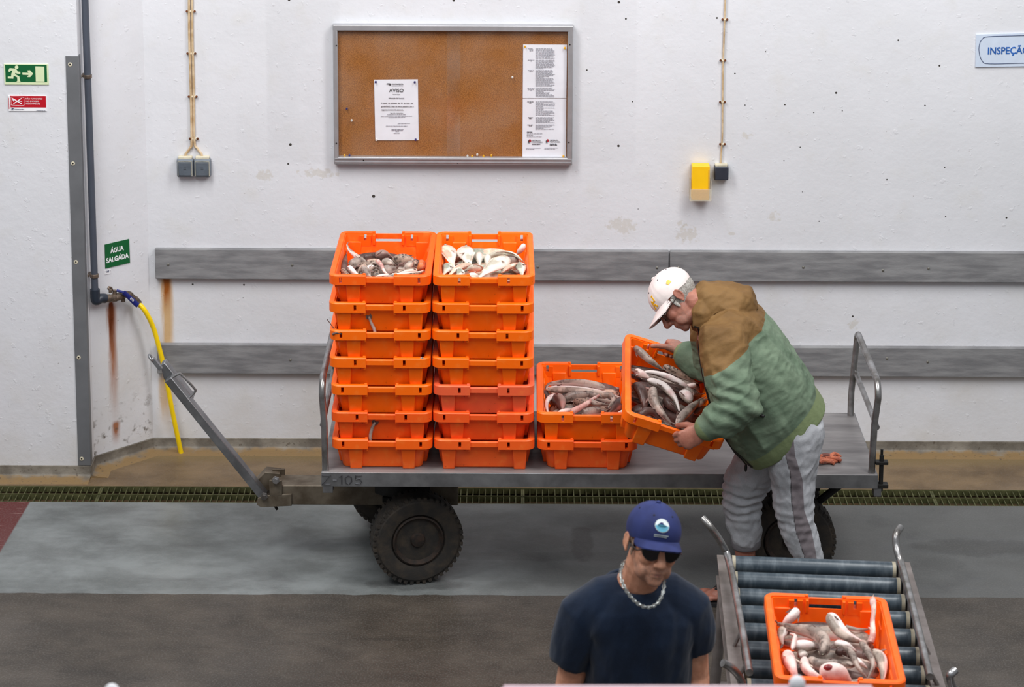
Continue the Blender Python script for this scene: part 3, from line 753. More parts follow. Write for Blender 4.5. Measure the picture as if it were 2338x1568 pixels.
def eyes(k, R, parent):
    for s in (-1, 1):
        b = MB(); b.ell(k(.0795, s * .031, .006), (.0125,) * 3, R, 14, 10); e = obj('eye', b, MEYE, parent, world=True)
        b = MB(); b.ell(k(.0905, s * .031, .004), (.0025, .005, .005), R, 10, 6); obj('iris', b, MIRIS, e)
eyes(kA, HR, PA)
MHAIR = mat('grey_hair', (176, 172, 166), .7, 0, .25, 160, .5, 400, rgb2=(120, 114, 108))
def hair(k, R, parent, low=-.038, burn=True, m=MHAIR):
    b = MB(); rings = []
    for i in range(8):
        u = .055 + (low - .055) * i / 7; ring = []
        for a in np.linspace(PI * .42, PI * 1.58, 30):
            sh = math.sqrt(max(.05, 1 - ((u - .045) / .107) ** 2)); ring.append(k(.0985 * sh * math.cos(a) - .002 + max(0, -u) * .22, .0785 * sh * math.sin(a), u - (.012 if abs(a - PI) < .9 else 0)))
        inn = [k(.0, 0, u) + (p - k(0, 0, u)) * .94 for p in reversed(ring)]
        rings.append(ring + inn)
    b.loft(rings)
    if burn:
        for s in (-1, 1): b.ell(k(.028, s * .070, -.008), (.008, .0035, .026), R)
    for j in range(0):
        a = random.uniform(PI * .5, PI * 1.5); p = k(.086 * math.cos(a) + .004, .072 * math.sin(a), low + random.uniform(-.006, .02))
        b.tube([p, p + (R @ V((math.cos(a) * .002, math.sin(a) * .002, -.014)))], [.0018, .0006], 5)
    return obj('hair', b, m, parent, world=True)
hair(kA, HR, PA)
b = MB()
for s in (-1, 1): b.ell(kA(.087, s * .032, .024), (.007, .018, .004), HR, 12, 8)
obj('eyebrows', b, MHAIR, PA, world=True)
# spectacles
t = NT('spectacle_glass'); tr = t.n('ShaderNodeBsdfTransparent'); gl = t.n('ShaderNodeBsdfGlossy'); gl.inputs['Roughness'].default_value = .05; mx = t.n('ShaderNodeMixShader'); mx.inputs[0].default_value = .12
tr.inputs[0].default_value = (.8, .8, .82, 1); t.L.new(tr.outputs[0], mx.inputs[1]); t.L.new(gl.outputs[0], mx.inputs[2]); t.L.new(mx.outputs[0], t.out.inputs[0]); MSPEC = t.m
MWIRE = mat('spectacle_wire', (70, 62, 58), .3, .8)
def glasses(k, R, parent, name, lens_m, wire, w=.026, h=.020, wrap=.35, r=.0013, f0=.103):
    g = None; b = MB()
    rims = []
    for s in (-1, 1):
        ring = [k(f0 - wrap * .014 * ((math.cos(a) * s + 1) * .5), s * .031 + w * math.cos(a), .002 + h * math.sin(a) * (1 - .15 * math.cos(2 * a))) for a in np.linspace(0, 2 * PI, 28, endpoint=False)]
        rims.append(ring); b.tube(ring, r, 6, closed=True)
        b.tube([k(f0 - wrap * .014, s * (.031 + w), .006), k(.078, s * .071, -.002), k(.012, s * .0775, .0), k(-.004, s * .076, -.002)], r * 1.15, 6)
    b.tube([k(f0 - .001, -.006, .006), k(f0 + .003, 0, .009), k(f0 - .001, .006, .006)], r, 6)
    g = obj(name, b, wire, parent, world=True)
    for s, ring in zip((-1, 1), rims):
        b = MB(); nf = R @ V((.0011, 0, 0)); b.loft([[p - nf for p in ring], [p + nf for p in ring]]); obj('lens', b, lens_m, g, smooth=20)
    return g
glasses(kA, HR, PA, 'spectacles', MSPEC, MWIRE)
MCAPW = mat('faded_white_cotton', (238, 226, 222), .85, 0, .03, 14, .2, 500, rgb2=(222, 205, 204))
MYEL = mat('yellow_embroidery', (252, 186, 10), .7, 0, .1, 200, .4, 500)
capA, surfA = build_cap('cap', HC, HR, MCAPW, PA, brim_len=.074, droop=.026)
LA = [bar(-.55, 1.0, -.55, .1, .2), bar(-.65, .1, .1, .1, .18), bar(-.78, 1.0, -.32, 1.0, .13), bar(.1, .0, .1, .22, .12),
      bar(-.15, -.75, .28, .55, .2), bar(.28, .55, .72, -.75, .2), bar(-.02, -.32, .6, -.32, .16), bar(-.38, -.78, .06, -.78, .14), bar(.5, -.78, .95, -.78, .14)]
emblem('letter_emblem', capA, surfA, LA, MYEL, .58, .25, .026, .102, rot=.0)
emblem('side_patch', capA, surfA, [[(-.5, -.5), (.5, -.4), (.6, .3), (.1, .6), (-.4, .5)]], mat('pale_yellow_thread', (250, 208, 104), .8), 1.75, .22, .016, .0865)
# jacket
t = NT('two_tone_jacket'); P = t.pos(); yk = t.attr('yoke'); br = t.attr('placket')
g = t.mix(t.step(t.noise(P, 9, 5), .3, .7), s2l((94, 114, 94)), s2l((116, 134, 113)))
bw = t.mix(t.step(t.noise(P, 10, 5), .3, .7), s2l((106, 76, 40)), s2l((126, 94, 54)))
c = t.mix(t.step(yk, -.0015, .0015), g, bw); c = t.mix(t.step(t.attr('hem'), -.0015, .0015), c, s2l((118, 132, 94)))
c = t.mix(t.step(br, -.002, .002), c, s2l((34, 32, 28)))
c = t.mix(t.math('MULTIPLY', t.step(t.noise(P, 600, 2), .4, .7), .18), c, (.09, .09, .06))
t.bsdf(c, .72, 0, t.bump(t.math('ADD', t.noise(t.scale(P, (1, 1, 1)), 42, 4), t.math('MULTIPLY', t.noise(P, 12, 3), 1.5)), .25, .008), .3); MJK = t.m
b = MB()
def ringA(u, v, axis, ht, hw, yc=YM, fy=0.0, seg=36, sq=2.4):   # elliptical slice square to the trunk
    c = pa(u, v, yc); a = V((axis[0], 0, -axis[1])).normalized(); e = V((a.z, 0, -a.x))
    P_ = []
    for k in range(seg):
        q = 2 * PI * k / seg; cx, sx = math.cos(q), math.sin(q)
        r = (abs(cx) ** sq + abs(sx) ** sq) ** (-1 / sq)
        P_.append(c + e * (ht / 590 * r * cx) + Y * (hw * r * sx))
    return P_
sl = [((1797, 988), (-.66, -.75), 112, .190), ((1785, 974), (-.66, -.75), 115, .200), ((1752, 928), (-.62, -.78), 116, .215), ((1718, 868), (-.56, -.83), 112, .222), ((1688, 808), (-.6, -.8), 100, .225),
      ((1664, 760), (-.66, -.75), 84, .205), ((1642, 722), (-.74, -.67), 60, .14), ((1622, 700), (-.8, -.6), 46, .085)]
b.loft([ringA(*c_, ax_, ht, hw) for c_, ax_, ht, hw in sl])
def sleeve(pts, rad, flat=1.0): capsule(b, pts, rad, 22, flat)
sleeve([pa(1668, 772, YN + .06), shN, shN.lerp(elN, .5) + V((-.012, -.01, 0)), elN + V((.004, 0, -.005)), elN.lerp(wrN, .5), elN.lerp(wrN, .86)], (.105, .092, .086, .084, .07, .052))
sleeve([pa(1660, 765, YFAR - .06), shF, elF, elF.lerp(wrF, .5), elF.lerp(wrF, .84)], (.10, .088, .080, .068, .056))
# collar and folded hood
b.tube([pa(1598, 700, YM), pa(1612, 692, YM), pa(1640, 694, YM), pa(1668, 697, YM), pa(1688, 702, YM), pa(1704, 716, YM)], [.062, .076, .078, .080, .078, .05], 26, flat=1.3, up=(0, 1, 0))
b.tube([pa(1602, 745, YM - .082), pa(1600, 715, YM - .082), pa(1606, 700, YM - .06)], [.030, .036, .036], 14)
b.tube([pa(1602, 745, YM + .082), pa(1600, 715, YM + .082), pa(1606, 700, YM + .06)], [.030, .036, .036], 14)
b.ell(pa(1687, 678, YM), (.034, .088, .034), Matrix.Rotation(.6, 3, 'Y'))
p1_, p2_ = pa(1735, 722, YM), pa(1602, 800, YM); ya = (p2_ - p1_).normalized(); yn_ = V((-ya.z, 0, ya.x)); yn_ = yn_ if yn_.z > 0 else -yn_
def yoke(p):
    return (p - p1_).dot(yn_) if p.x < p1_.x + .25 else -1
h1, h2 = pa(1850, 893, YM), pa(1690, 1036, YM); ha = (h2 - h1).normalized(); hn = V((-ha.z, 0, ha.x)); hn = -hn if hn.z > 0 else hn
def hemf(p):
    cuff = max(.05 - (p - elN.lerp(wrN, .98)).length, .045 - (p - elF.lerp(wrF, .95)).length)
    return max((p - h1).dot(hn), cuff)
zx = [onY(u, v, YM - .05) for u, v in ((1588, 745), (1578, 775), (1588, 830), (1606, 895), (1628, 955), (1662, 1010), (1710, 1050))]
def placket(p):
    x_ = lerp1([q.z for q in reversed(zx)], [q.x for q in reversed(zx)], p.z)
    return .010 - abs(p.x - x_) if (p.y > YN + .03 and p.y < YM + .06 and (p - wrN).length > .13 and p.z < zx[0].z + .02) else -.1
fz0 = folds(5.0, .012, (.5, .2, -.85), .2); fz2 = folds(13, .0045, (.8, 0, .5), .22, 3.1)
def fz(p):
    ke = max(0, 1 - (p - elN - V((-.03, 0, .02))).length / .17)
    return fz0(p) + .0075 * ke * math.sin((p.x * .45 + p.z) * 120 + 3 * MN.noise(p * 9))
jk = fuse('jacket', b, .005, MJK, PA, 5, wrinkle=lambda p: (fz(p) + fz2(p)) * (1 - .85 * max(0, min(1, (hemf(p) + .03) / .03))), attrs={'yoke': yoke, 'hem': hemf, 'placket': placket})
MZIP = mat('black_zip', (24, 24, 24), .5)
from mathutils.bvhtree import BVHTree
_jm = jk.data; _bvh = BVHTree.FromPolygons([v.co for v in _jm.vertices], [p.vertices for p in _jm.polygons])
def snap(p, off=.001):
    q, n_, i_, d_ = _bvh.find_nearest(p); return q + n_ * off
b = MB(); b.tube([snap(pa(u, v, YN - .06), .002) for u, v in ((1708, 922), (1716, 933), (1725, 941), (1740, 951))], .0065, 8); b.ell(snap(pa(1741, 951, YN - .062), .004), (.008, .005, .006)); obj('zip_pocket', b, MZIP, jk)
b = MB(); zz = [snap(q) for q in spline(zx, 5)]; b.tube(zz, .0055, 8); b.ell(zz[-1] + V((.0, -.004, -.016)), (.006, .005, .018)); obj('zip', b, MZIP, jk)
# tracksuit bottoms
t = NT('grey_marl'); P = t.pos()
c = t.mix(t.step(t.noise(P, 16, 5), .3, .7), s2l((166, 168, 173)), s2l((188, 190, 196))); c = t.mix(t.step(t.attr('stripe'), -.0015, .0015), c, s2l((122, 114, 118)))
c = t.mix(t.step(t.attr('seam'), -.001, .001), c, s2l((70, 66, 68))); c = t.mix(t.math('MULTIPLY', t.step(t.noise(P, 480, 2), .4, .65), .22), c, s2l((100, 100, 106)))
t.bsdf(c, .85, 0, t.bump(t.math('ADD', t.noise(P, 30, 4), t.math('MULTIPLY', t.noise(P, 300, 3), .3)), .22, .006), .2); MTR = t.m
b = MB()
b.tube([pa(1808, 925, YM), pa(1795, 965, YM), pa(1784, 1000, YM)], [.115, .135, .140], 22, flat=1.1, up=Y); b.ell(pa(1815, 945, YM), (.098, .17, .10))
cN = [(1815, 985, .112), (1808, 1040, .103), (1810, 1100, .083), (1813, 1165, .074), (1826, 1215, .066), (1843, 1262, .056), (1852, 1310, .052), (1854, 1345, .046)]
capsule(b, [pa(u, v, -1.742 - .00012 * (v - 985)) for u, v, r in cN], [r for u, v, r in cN], 22)
cF = [(1778, 995, .11), (1738, 1050, .098), (1702, 1102, .086), (1694, 1140, .076), (1698, 1190, .068), (1703, 1216, .063), (1703, 1238, .058)]
b.tube([pa(u, v, -1.575) for u, v, r in cF], [r for u, v, r in cF], 22); b.ell(pa(1778, 995, -1.575), (.11,) * 3)
sL = [onY(u, v, -1.83) for u, v in ((1782, 1000), (1803, 1075), (1807, 1146), (1816, 1209), (1836, 1268), (1850, 1340))]
sR = [onY(u, v, -1.83) for u, v in ((1806, 960), (1814, 1035), (1832, 1094), (1836, 1164), (1853, 1212), (1864, 1268), (1872, 1340))]
def ii(L, z): return lerp1([q.z for q in reversed(L)], [q.x for q in reversed(L)], z)
def stripe(p): return min(p.x - ii(sL, p.z), ii(sR, p.z) - p.x) if p.y < -1.72 else -.1
def seam(p):
    if p.y < -1.72: return .0022 - abs(p.x - ii(sL, p.z))
    return -.1
fl1 = folds(11, .006, (.3, .1, 1), .8, 1.3)
def fl(p):
    kz = max(0, 1 - abs(p.z - kF.z) / .14)
    return fl1(p) + .006 * kz * math.sin(p.z * 170 + 2 * MN.noise(p * 14)) * (1 if p.y > -1.66 else .35)
trA = fuse('tracksuit_bottoms', b, .0055, MTR, PA, 5, wrinkle=fl, attrs={'stripe': stripe, 'seam': seam})
b = MB(); q0, q1 = pa(1703, 1226, -1.575), pa(1704, 1248, -1.575)
b.lathe([(.054, 0), (.058, .006), (.0585, .03), (.056, .036)], q1, q0 - q1, 28); obj('ribbed_cuff', b, MTR, trA, smooth=60)
MSAND = mat('sandal_rubber', (34, 32, 34), .7)
def sandal(ank, fd):
    fd = V(fd).normalized(); sd = Z.cross(fd); g = V((ank.x, ank.y, 0)); s_ = None
    out = [(-.085, .0), (-.07, .03), (0, .034), (.08, .042), (.15, .046), (.19, .03), (.205, 0), (.19, -.03), (.15, -.046), (.08, -.042), (0, -.034), (-.07, -.03)]
    pts = spline([V((x, y, 0)) for x, y in out], 4, True)
    b = MB(); b.loft([[g + fd * p.x + sd * p.y + Z * z for p in pts] for z in (0.001, .016)]); s_ = obj('sandal', b, MSAND, PA, world=True)
    b = MB(); c0 = g + fd * .155 + Z * .02
    for s in (-1, 1): b.tube(spline([c0 + sd * -.016, g + fd * .10 + sd * s * .02 + Z * .074, g + fd * .03 + sd * s * .043 + Z * .02], 6), .0065, 8)
    obj('strap', b, MSAND, s_)
sandal(aN, (-.93, -.15, 0)); sandal(aF, (-.97, .05, 0))
# ---------------------------------------------------------------- the man in the navy T-shirt
YB0 = -4.14
def pb(u, v, y=YB0): return onY(u, v, y)
PB = thing('person', 'person in a navy T-shirt and blue cap with dark glasses and a neck chain', 'person', (pb(1465, 1400).x, YB0, 0))
SKB = skin_material('tanned_skin', (192, 132, 104), (212, 154, 126))
BC = pb(1488, 1240, YB0 - .02)
yw, pt = math.radians(14), math.radians(-5)
BF = V((math.sin(yw) * math.cos(pt), -math.cos(yw) * math.cos(pt), -math.sin(pt)))
BR = frame(BF, V((.19, .02, .97))) * .93
kB = lambda f, l, u: BC + BR @ V((f, l, u))
neckB = pb(1452, 1338, YB0 + .03)
b = MB(); build_head(b, BC, BR, neckB)
zf = lambda v, y=YB0: onY(1465, v, y).z
sc_ = 1 / 800.
shR, shL = pb(1342, 1392, YB0 + .03), pb(1566, 1380, YB0 + .045)    # his right arm is left in the photograph
elR, elL = pb(1300, 1560, YB0 + .02), pb(1588, 1545, YB0 + .06)
wrR, wrL = V((elR.x + .02, elR.y - .11, elR.z - .20)), V((elL.x - .01, elL.y - .10, elL.z - .21))
capsule(b, [neckB, pb(1460, 1400, YB0 + .04)], (.062, .10)); b.tube([pb(1458, 1370, YB0 + .045), pb(1460, 1420, YB0 + .03), pb(1458, 1500, YB0 + .03), V((pb(1455, 1568).x, YB0 + .03, .86)), V((pb(1455, 1568).x, YB0 + .03, .74))], [.10, .125, .125, .13, .14], 20, flat=.8, up=(0, 1, 0))
for s_, sh, el, wr in ((1, shR, elR, wrR), (-1, shL, elL, wrL)):
    capsule(b, [pb(1458, 1385, YB0 + .04), sh], (.07, .052)); capsule(b, [sh, sh.lerp(el, .45), el], (.052, .050, .040)); capsule(b, [el, el.lerp(wr, .35), wr], (.041, .041, .026))
    build_hand(b, wr, (wr - el) + V((0, -.02, -.02)), V((-s_, -.25, 0)), [(.35, .45, .3)] * 4, thumb=((.75, .55, -.2), (.9, .3, -.25), (.95, .1, -.3)), side=-s_)
hx = pb(1455, 1568).x
for s_ in (-1, 1):
    h, kk, a = V((hx + s_ * .085, YB0 + .03, .72)), V((hx + s_ * .095, YB0 + .00, .41)), V((hx + s_ * .10, YB0 + .05, .08))
    capsule(b, [h, kk], (.088, .056)); capsule(b, [kk, kk.lerp(a, .35), a], (.054, .05, .033)); foot(b, a, (s_ * .12, -1, 0))
bodyB = fuse('body', b, .0036, SKB, PB, 3, attrs=head_masks(BC, BR))
eyes(kB, BR, PB)
hair(kB, BR, PB, low=-.028, burn=True, m=mat('cropped_grey_hair', (146, 122, 104), .7, 0, .25, 160, .5, 400, rgb2=(96, 74, 60)))
MDG = mat('dark_lens', (14, 8, 7), .12, 0, .1, 5, spec=.6)
glasses(kB, BR, PB, 'sunglasses', MDG, mat('black_frame', (20, 18, 18), .35), w=.0285, h=.0225, wrap=.8, r=.0018, f0=.104)
MCAPB = mat('navy_cotton', (34, 46, 102), .85, 0, .12, 22, .25, 500, rgb2=(26, 36, 86))
capB, surfB = build_cap('cap', BC, BR, MCAPB, PA and PB, brim_len=.056, droop=.022, dome=(.106, .082, .0835))
MWH, MSEA, MGRN = mat('white_print', (232, 240, 240), .7, 0, .03), mat('sea_blue_print', (96, 178, 206), .7), mat('teal_print', (52, 128, 150), .7)
circ = [(math.cos(a), math.sin(a)) for a in np.linspace(0, 2 * PI, 40, endpoint=False)]
BAZ, BEL = -.13, .50
emblem('round_badge', capB, surfB, [circ], MWH, BAZ, BEL, .0212, .102, wx=1.25)
emblem('badge_sea', capB, surfB, [[(.92 * math.cos(a), .92 * math.sin(a)) for a in np.linspace(PI * 1.03, PI * 1.97, 20)]], MSEA, BAZ, BEL, .0212, .102, wx=1.25, thick=.0030)
emblem('badge_horizon', capB, surfB, [[(-.66, -.02), (-.3, -.10), (.3, -.09), (.66, .02), (.35, .10), (0, .07), (-.3, .12)]], MGRN, BAZ, BEL, .0212, .102, wx=1.25, thick=.0038)
emblem('badge_line', capB, surfB, [[(x, -1.36 - .10 * x * x) for x in np.linspace(-.9, .9, 9)] + [(x, -1.48 - .10 * x * x) for x in np.linspace(.9, -.9, 9)], [(x, -1.62 - .10 * x * x) for x in np.linspace(-.7, .9, 9)] + [(x, -1.70 - .10 * x * x) for x in np.linspace(.9, -.7, 9)]], mat('grey_print', (190, 200, 200), .7), BAZ, BEL, .0212, .102, wx=1.25)
# T-shirt
MTS = NT('navy_jersey'); t = MTS; P = t.pos()
c = t.mix(t.step(t.noise(P, 14, 5), .3, .7), s2l((14, 25, 42)), s2l((20, 33, 53))); c = t.mix(t.math('MULTIPLY', t.step(t.noise(P, 500, 2), .4, .7), .2), c, s2l((40, 55, 80)))
t.bsdf(c, .9, 0, t.bump(t.noise(P, 350, 2), .2, .002), .15, Sheen_Weight=.15); MTS = t.m
b = MB()
def slB(u, v, hw, hd, y=YB0 + .035, rot=math.radians(8), drop=0.0, seg=40, z=None, sq=2.3):
    c = pb(u, v, y)
    if z is not None: c.z = z
    out = []
    for k in range(seg):
        q = 2 * PI * k / seg; cx, sx = math.cos(q), math.sin(q); r = (abs(cx) ** sq + abs(sx) ** sq) ** (-1 / sq)
        p = V((hw * r * cx, hd * r * sx, 0)); p.z = -drop * abs(p.x / max(hw, 1e-4)) ** 1.5
        out.append(c + Matrix.Rotation(rot, 3, 'Z') @ p)
    return out
b.loft([slB(1453, 1331, .080, .082, YB0 + .032), slB(1454, 1345, .118, .100, drop=.012), slB(1457, 1362, .158, .112, drop=.028), slB(1459, 1388, .172, .122, drop=.03), slB(1459, 1430, .160, .128), slB(1457, 1490, .150, .128), slB(1455, 1530, .148, .126), slB(1455, 1568, .146, .126), slB(1455, 1568, .150, .130, z=.80), slB(1455, 1568, .152, .132, z=.74)])
for s_, sh, el, hemp, r0, r1, r2 in ((1, shR, elR, pb(1303, 1512, YB0 + .025), .082, .070, .056), (-1, shL, elL, pb(1590, 1478, YB0 + .05), .074, .063, .048)):
    b.tube([pb(1458, 1380, YB0 + .04), sh.lerp(pb(1458, 1380, YB0 + .04), .3), sh.lerp(hemp, .15), sh.lerp(hemp, .6), hemp], [.10, .090, r0 * .98, r1, r2], 24)
fb = folds(6.5, .008, (.12, 0, 1), .25, 5.0); fb2 = folds(14, .0025, (.3, 0, 1), .4, 2.0)
def fbs(p): return (fb(p) + fb2(p)) * min(1, max(.15, (zf(1330) - p.z) / .15))
ts = fuse('t_shirt', b, .0055, MTS, PB, 6, wrinkle=fbs)
# neckline: ribbed crew collar
cc_ = [q + Z * .004 for q in slB(1453, 1331, .086, .088, YB0 + .032)]
b = MB(); b.tube([q - Z * (.055 * max(0, -(q.y - YB0 - .032)) / .09) for q in cc_], .0075, 10, closed=True, flat=.6); obj('collar', b, MTS_ if False else MTS, ts, world=False)
# cut the shirt open above the collar: skin of the neck shows
MSIL = mat('silver', (205, 208, 205), .25, .9, .05)
b = MB(); chain = [pb(u, v, y) for u, v, y in ((1423, 1285, YB0 - .035), (1417, 1310, YB0 - .07), (1424, 1337, YB0 - .10), (1440, 1362, YB0 - .118), (1460, 1380, YB0 - .126), (1480, 1386, YB0 - .126), (1500, 1378, YB0 - .118), (1512, 1358, YB0 - .105), (1516, 1335, YB0 - .085), (1515, 1305, YB0 - .05))]
chp = spline(chain, 12); back = spline([chain[-1], pb(1500, 1285, YB0 + .02), pb(1460, 1275, YB0 + .075), pb(1430, 1278, YB0 + .03), chain[0]], 8)
b.tube(chp + back[1:-1], .0018, 8, closed=True); ch_ = obj('neck_chain', b, MSIL, PB, world=True)
full = chp
L_ = [0]
for a_, c_ in zip(full, full[1:]): L_.append(L_[-1] + (c_ - a_).length)
nlk = int(L_[-1] / .0078); b = MB()
for i in range(nlk):
    d_ = i * L_[-1] / nlk; j = max(k for k in range(len(L_)) if L_[k] <= d_ + 1e-9); j = min(j, len(full) - 2)
    p = full[j].lerp(full[j + 1], (d_ - L_[j]) / max(L_[j + 1] - L_[j], 1e-6)); tg = (full[j + 1] - full[j]).normalized()
    u_ = tg.cross(V((0, -1, .2))).normalized(); w_ = tg.cross(u_)
    if i % 2: u_, w_ = (u_ + w_).normalized(), (w_ - u_).normalized()
    b.tube([p + tg * (.0052 * math.cos(a)) + u_ * (.0045 * math.sin(a)) for a in np.linspace(0, 2 * PI, 10, endpoint=False)], .0013, 5, closed=True, up=w_)
obj('chain_links', b, MSIL, ch_)
# dark trousers and shoes (below the frame)
MJN = mat('dark_trousers', (38, 40, 48), .85, 0, .1, 20, .3, 300)
b = MB(); b.tube([V((hx, YB0 + .03, .80)), V((hx, YB0 + .03, .70))], [.142, .150], 22, flat=.85, up=(0, 1, 0))
for s_ in (-1, 1): capsule(b, [V((hx + s_ * .08, YB0 + .03, .70)), V((hx + s_ * .095, YB0 + .0, .41)), V((hx + s_ * .10, YB0 + .04, .07))], (.105, .078, .064), 20)
obj_ = fuse('trousers', b, .006, MJN, PB, 4, wrinkle=folds(9, .005, (0, 0, 1), .6))
for s_ in (-1, 1):
    fd = V((s_ * .12, -1, 0)).normalized(); sd = Z.cross(fd); g0 = V((hx + s_ * .10, YB0 + .05, 0)); b = MB()
    b.ell(g0 + fd * .05 + Z * .035, (.145, .052, .034), Matrix((fd, sd, Z)).transposed()); b.ell(g0 + Z * .06, (.055, .046, .05)); b.ell(g0 + fd * .09 + Z * .04, (.10, .05, .038), Matrix((fd, sd, Z)).transposed()); 
    fuse('shoe', b, .006, MBLK, PB, 3)
# ================================================================ ROLLER TROLLEY IN FRONT
MROL = mat('grey_roller', (52, 64, 74), .36, .1, .15, 12, .15, 60, rgb2=(96, 106, 114), cover=.38, stretch=(3, 1, 1))
MPL = mat('worn_galvanised', (140, 132, 130), .5, .5, .12, 12, .2, 80, rgb2=(112, 104, 100))
RC = thing('roller_trolley', 'grey steel roller trolley with dark rollers under the front orange crate', 'trolley', (1.03, -3.30, 0), math.radians(-2.0))
RC.rotation_euler = (0, math.radians(1.2), math.radians(-2.0))
ZR = .655                                        # top of the rollers
RCM = Matrix.Translation(RC.location) @ RC.rotation_euler.to_matrix().to_4x4()
RCI = RCM.inverted()
def rl(u, v, z):                                 # photograph point -> trolley space on its level z
    n = RCM.to_3x3() @ Z; p = onpl(u, v, RCM @ V((0, 0, z)), n); return RCI @ p
rb = rl(1850, 1285, ZR - .0); rollers = []
a0 = rl(1672, 1287, ZR - .03); a1 = rl(2044, 1303, ZR - .03)
xl, xr, y0r = a0.x, a1.x, (a0.y + a1.y) / 2
for i in range(9):
    y = y0r - i * .131
    b = MB(); b.lathe([(.012, -.006), (.030, -.002), (.0315, .004), (.0315, xr - xl - .004), (.030, xr - xl + .002), (.012, xr - xl + .006)], (xl, y, ZR - .0315), (1, 0, 0), 28)
    r_ = obj('roller', b, MROL, RC)
    for xx in (xl - .002, xr - .012):
        b = MB(); b.lathe([(.0322, 0), (.0322, .012), (.028, .014)], (xx, y, ZR - .0315), (1, 0, 0), 24)
        obj('end_collar', b, mat('pale_bearing', (164, 156, 136), .5) if 'pale_bearing' not in bpy.data.materials else bpy.data.materials['pale_bearing'], r_)
yb = y0r + .03; yf = y0r - 1.25
b = MB(); b.cyl((xl - .01, y0r - .062, ZR - .045), (xr + .01, y0r - .062, ZR - .045), .010, seg=10); b.cyl((xl - .01, yf + .2, ZR - .045), (xr + .01, yf + .2, ZR - .045), .010, seg=10); obj('tie_rod', b, MTUBE, RC)
for s_, xx in ((-1, xl), (1, xr)):
    w = .044
    b = MB(); x_o = xx + s_ * (.014 + w)
    b.box((xx + s_ * (.010 + w / 2), (yb + yf) / 2, ZR - .012), (w, yb - yf, .004)); b.box((xx + s_ * .010, (yb + yf) / 2, ZR - .05), (.004, yb - yf, .08)); b.box((xx + s_ * (.010 + w / 2), (yb + yf) / 2, ZR - .09), (w, yb - yf, .004))
    obj('side_rail', b, MPL, RC, bevel=.001)
    for yy in (yb - .10, yf + .10):
        b = MB(); b.tube([(xx + s_ * .03, yy, ZR - .08), (xx + s_ * .055, yy, .03)], .019, 12); b.lathe([(.024, 0), (.024, .03)], (xx + s_ * .055, yy, 0), (0, 0, 1), 14); obj('leg', b, MPL, RC)
b = MB()
for yy in (yb - .10, yf + .10): b.cyl((xl - .05, yy, .2), (xr + .05, yy, .2), .014, seg=10)
for xx in (xl - .045, xr + .045): b.cyl((xx, yb - .1, .2), (xx, yf + .1, .2), .014, seg=10)
obj('lower_frame', b, MPL, RC)
# hand tubes above the side rails
zt = ZR + .05
def htube(px, name='guide_tube'):
    P = [rl(u, v, z) for u, v, z in px]
    b = MB(); b.tube(spline(P, 6), .0125, 12, caps=True); o = obj(name, b, MTUBE, RC)
    if len(px) > 3:
        q0, q1 = P[-2], P[-1]
        for f in (.2, .8):
            q = q0.lerp(q1, f); b = MB(); sx = xl if q.x < (xl + xr) / 2 else xr
            b.tube([q, (sx + (-.03 if sx == xl else .03), q.y, ZR - .012)], .007, 8); obj('stay', b, MPL, o)
htube([(1605, 1183, zt + .13), (1622, 1203, zt + .11), (1645, 1236, zt + .06), (1664, 1280, zt), (1690, 1412, zt), (1711, 1535, zt)])
htube([(2056, 1204, zt + .09), (2046, 1222, zt + .08), (2048, 1255, zt + .04), (2063, 1305, zt), (2095, 1430, zt), (2123, 1545, zt)])
htube([(1650, 1513, zt + .12), (1668, 1523, zt + .10), (1688, 1545, zt + .05), (1702, 1590, zt), (1712, 1660, zt), (1722, 1740, zt)])
htube([(2181, 1530, zt + .09), (2170, 1541, zt + .08), (2170, 1555, zt + .05), (2184, 1590, zt), (2200, 1660, zt), (2216, 1740, zt)])
# the crate upon it
FM = RCM @ Matrix.Translation((0, 0, ZR))
c0 = rl(1883, 1354, ZR + CH); c1 = rl(1921, 1556, ZR + CH)
FM = RCM @ Matrix.Translation(((c0.x + c1.x) / 2, (c0.y + c1.y) / 2, ZR)) @ Matrix.Rotation(math.radians(-.4), 4, 'Z')
put_crate('orange fish crate full of dogfish standing on the roller trolley', 'orange fish crates', None, matrix=FM, tint=s2l((255, 100, 10)))
# ================================================================ FIXTURES ON THE WALLS
MALU = mat('matt_aluminium', (178, 178, 182), .4, .55, .06, 20)
t = NT('cork'); P = t.pos(); c = t.mix(t.step(t.noise(P, 260, 4, .7), .35, .65), s2l((118, 72, 30)), s2l((174, 114, 58)))
c = t.mix(t.math('MULTIPLY', t.step(t.noise(P, 8, 3), .4, .7), .35), c, s2l((146, 92, 44))); t.bsdf(c, .85, 0, t.bump(t.noise(P, 300, 3), .3, .002), .2); MCORK = t.m
o00, o11 = onY(765, 377, -.035), onY(1308, 57, -.035)
bx0, bx1, bz0, bz1 = onY(761, 200, -.035).x, onY(1308, 200, -.035).x, onY(1035, 376, -.035).z, onY(1035, 58, -.035).z
NB = thing('notice_board', 'glazed cork notice board in an aluminium frame on the back wall', 'notice board', ((bx0 + bx1) / 2, 0, bz0))
b = MB(); b.box(((bx0 + bx1) / 2, -.006, (bz0 + bz1) / 2), (bx1 - bx0 - .02, .012, bz1 - bz0 - .02)); obj('cork_panel', b, MCORK, NB, smooth=0, world=True)
fw = .026
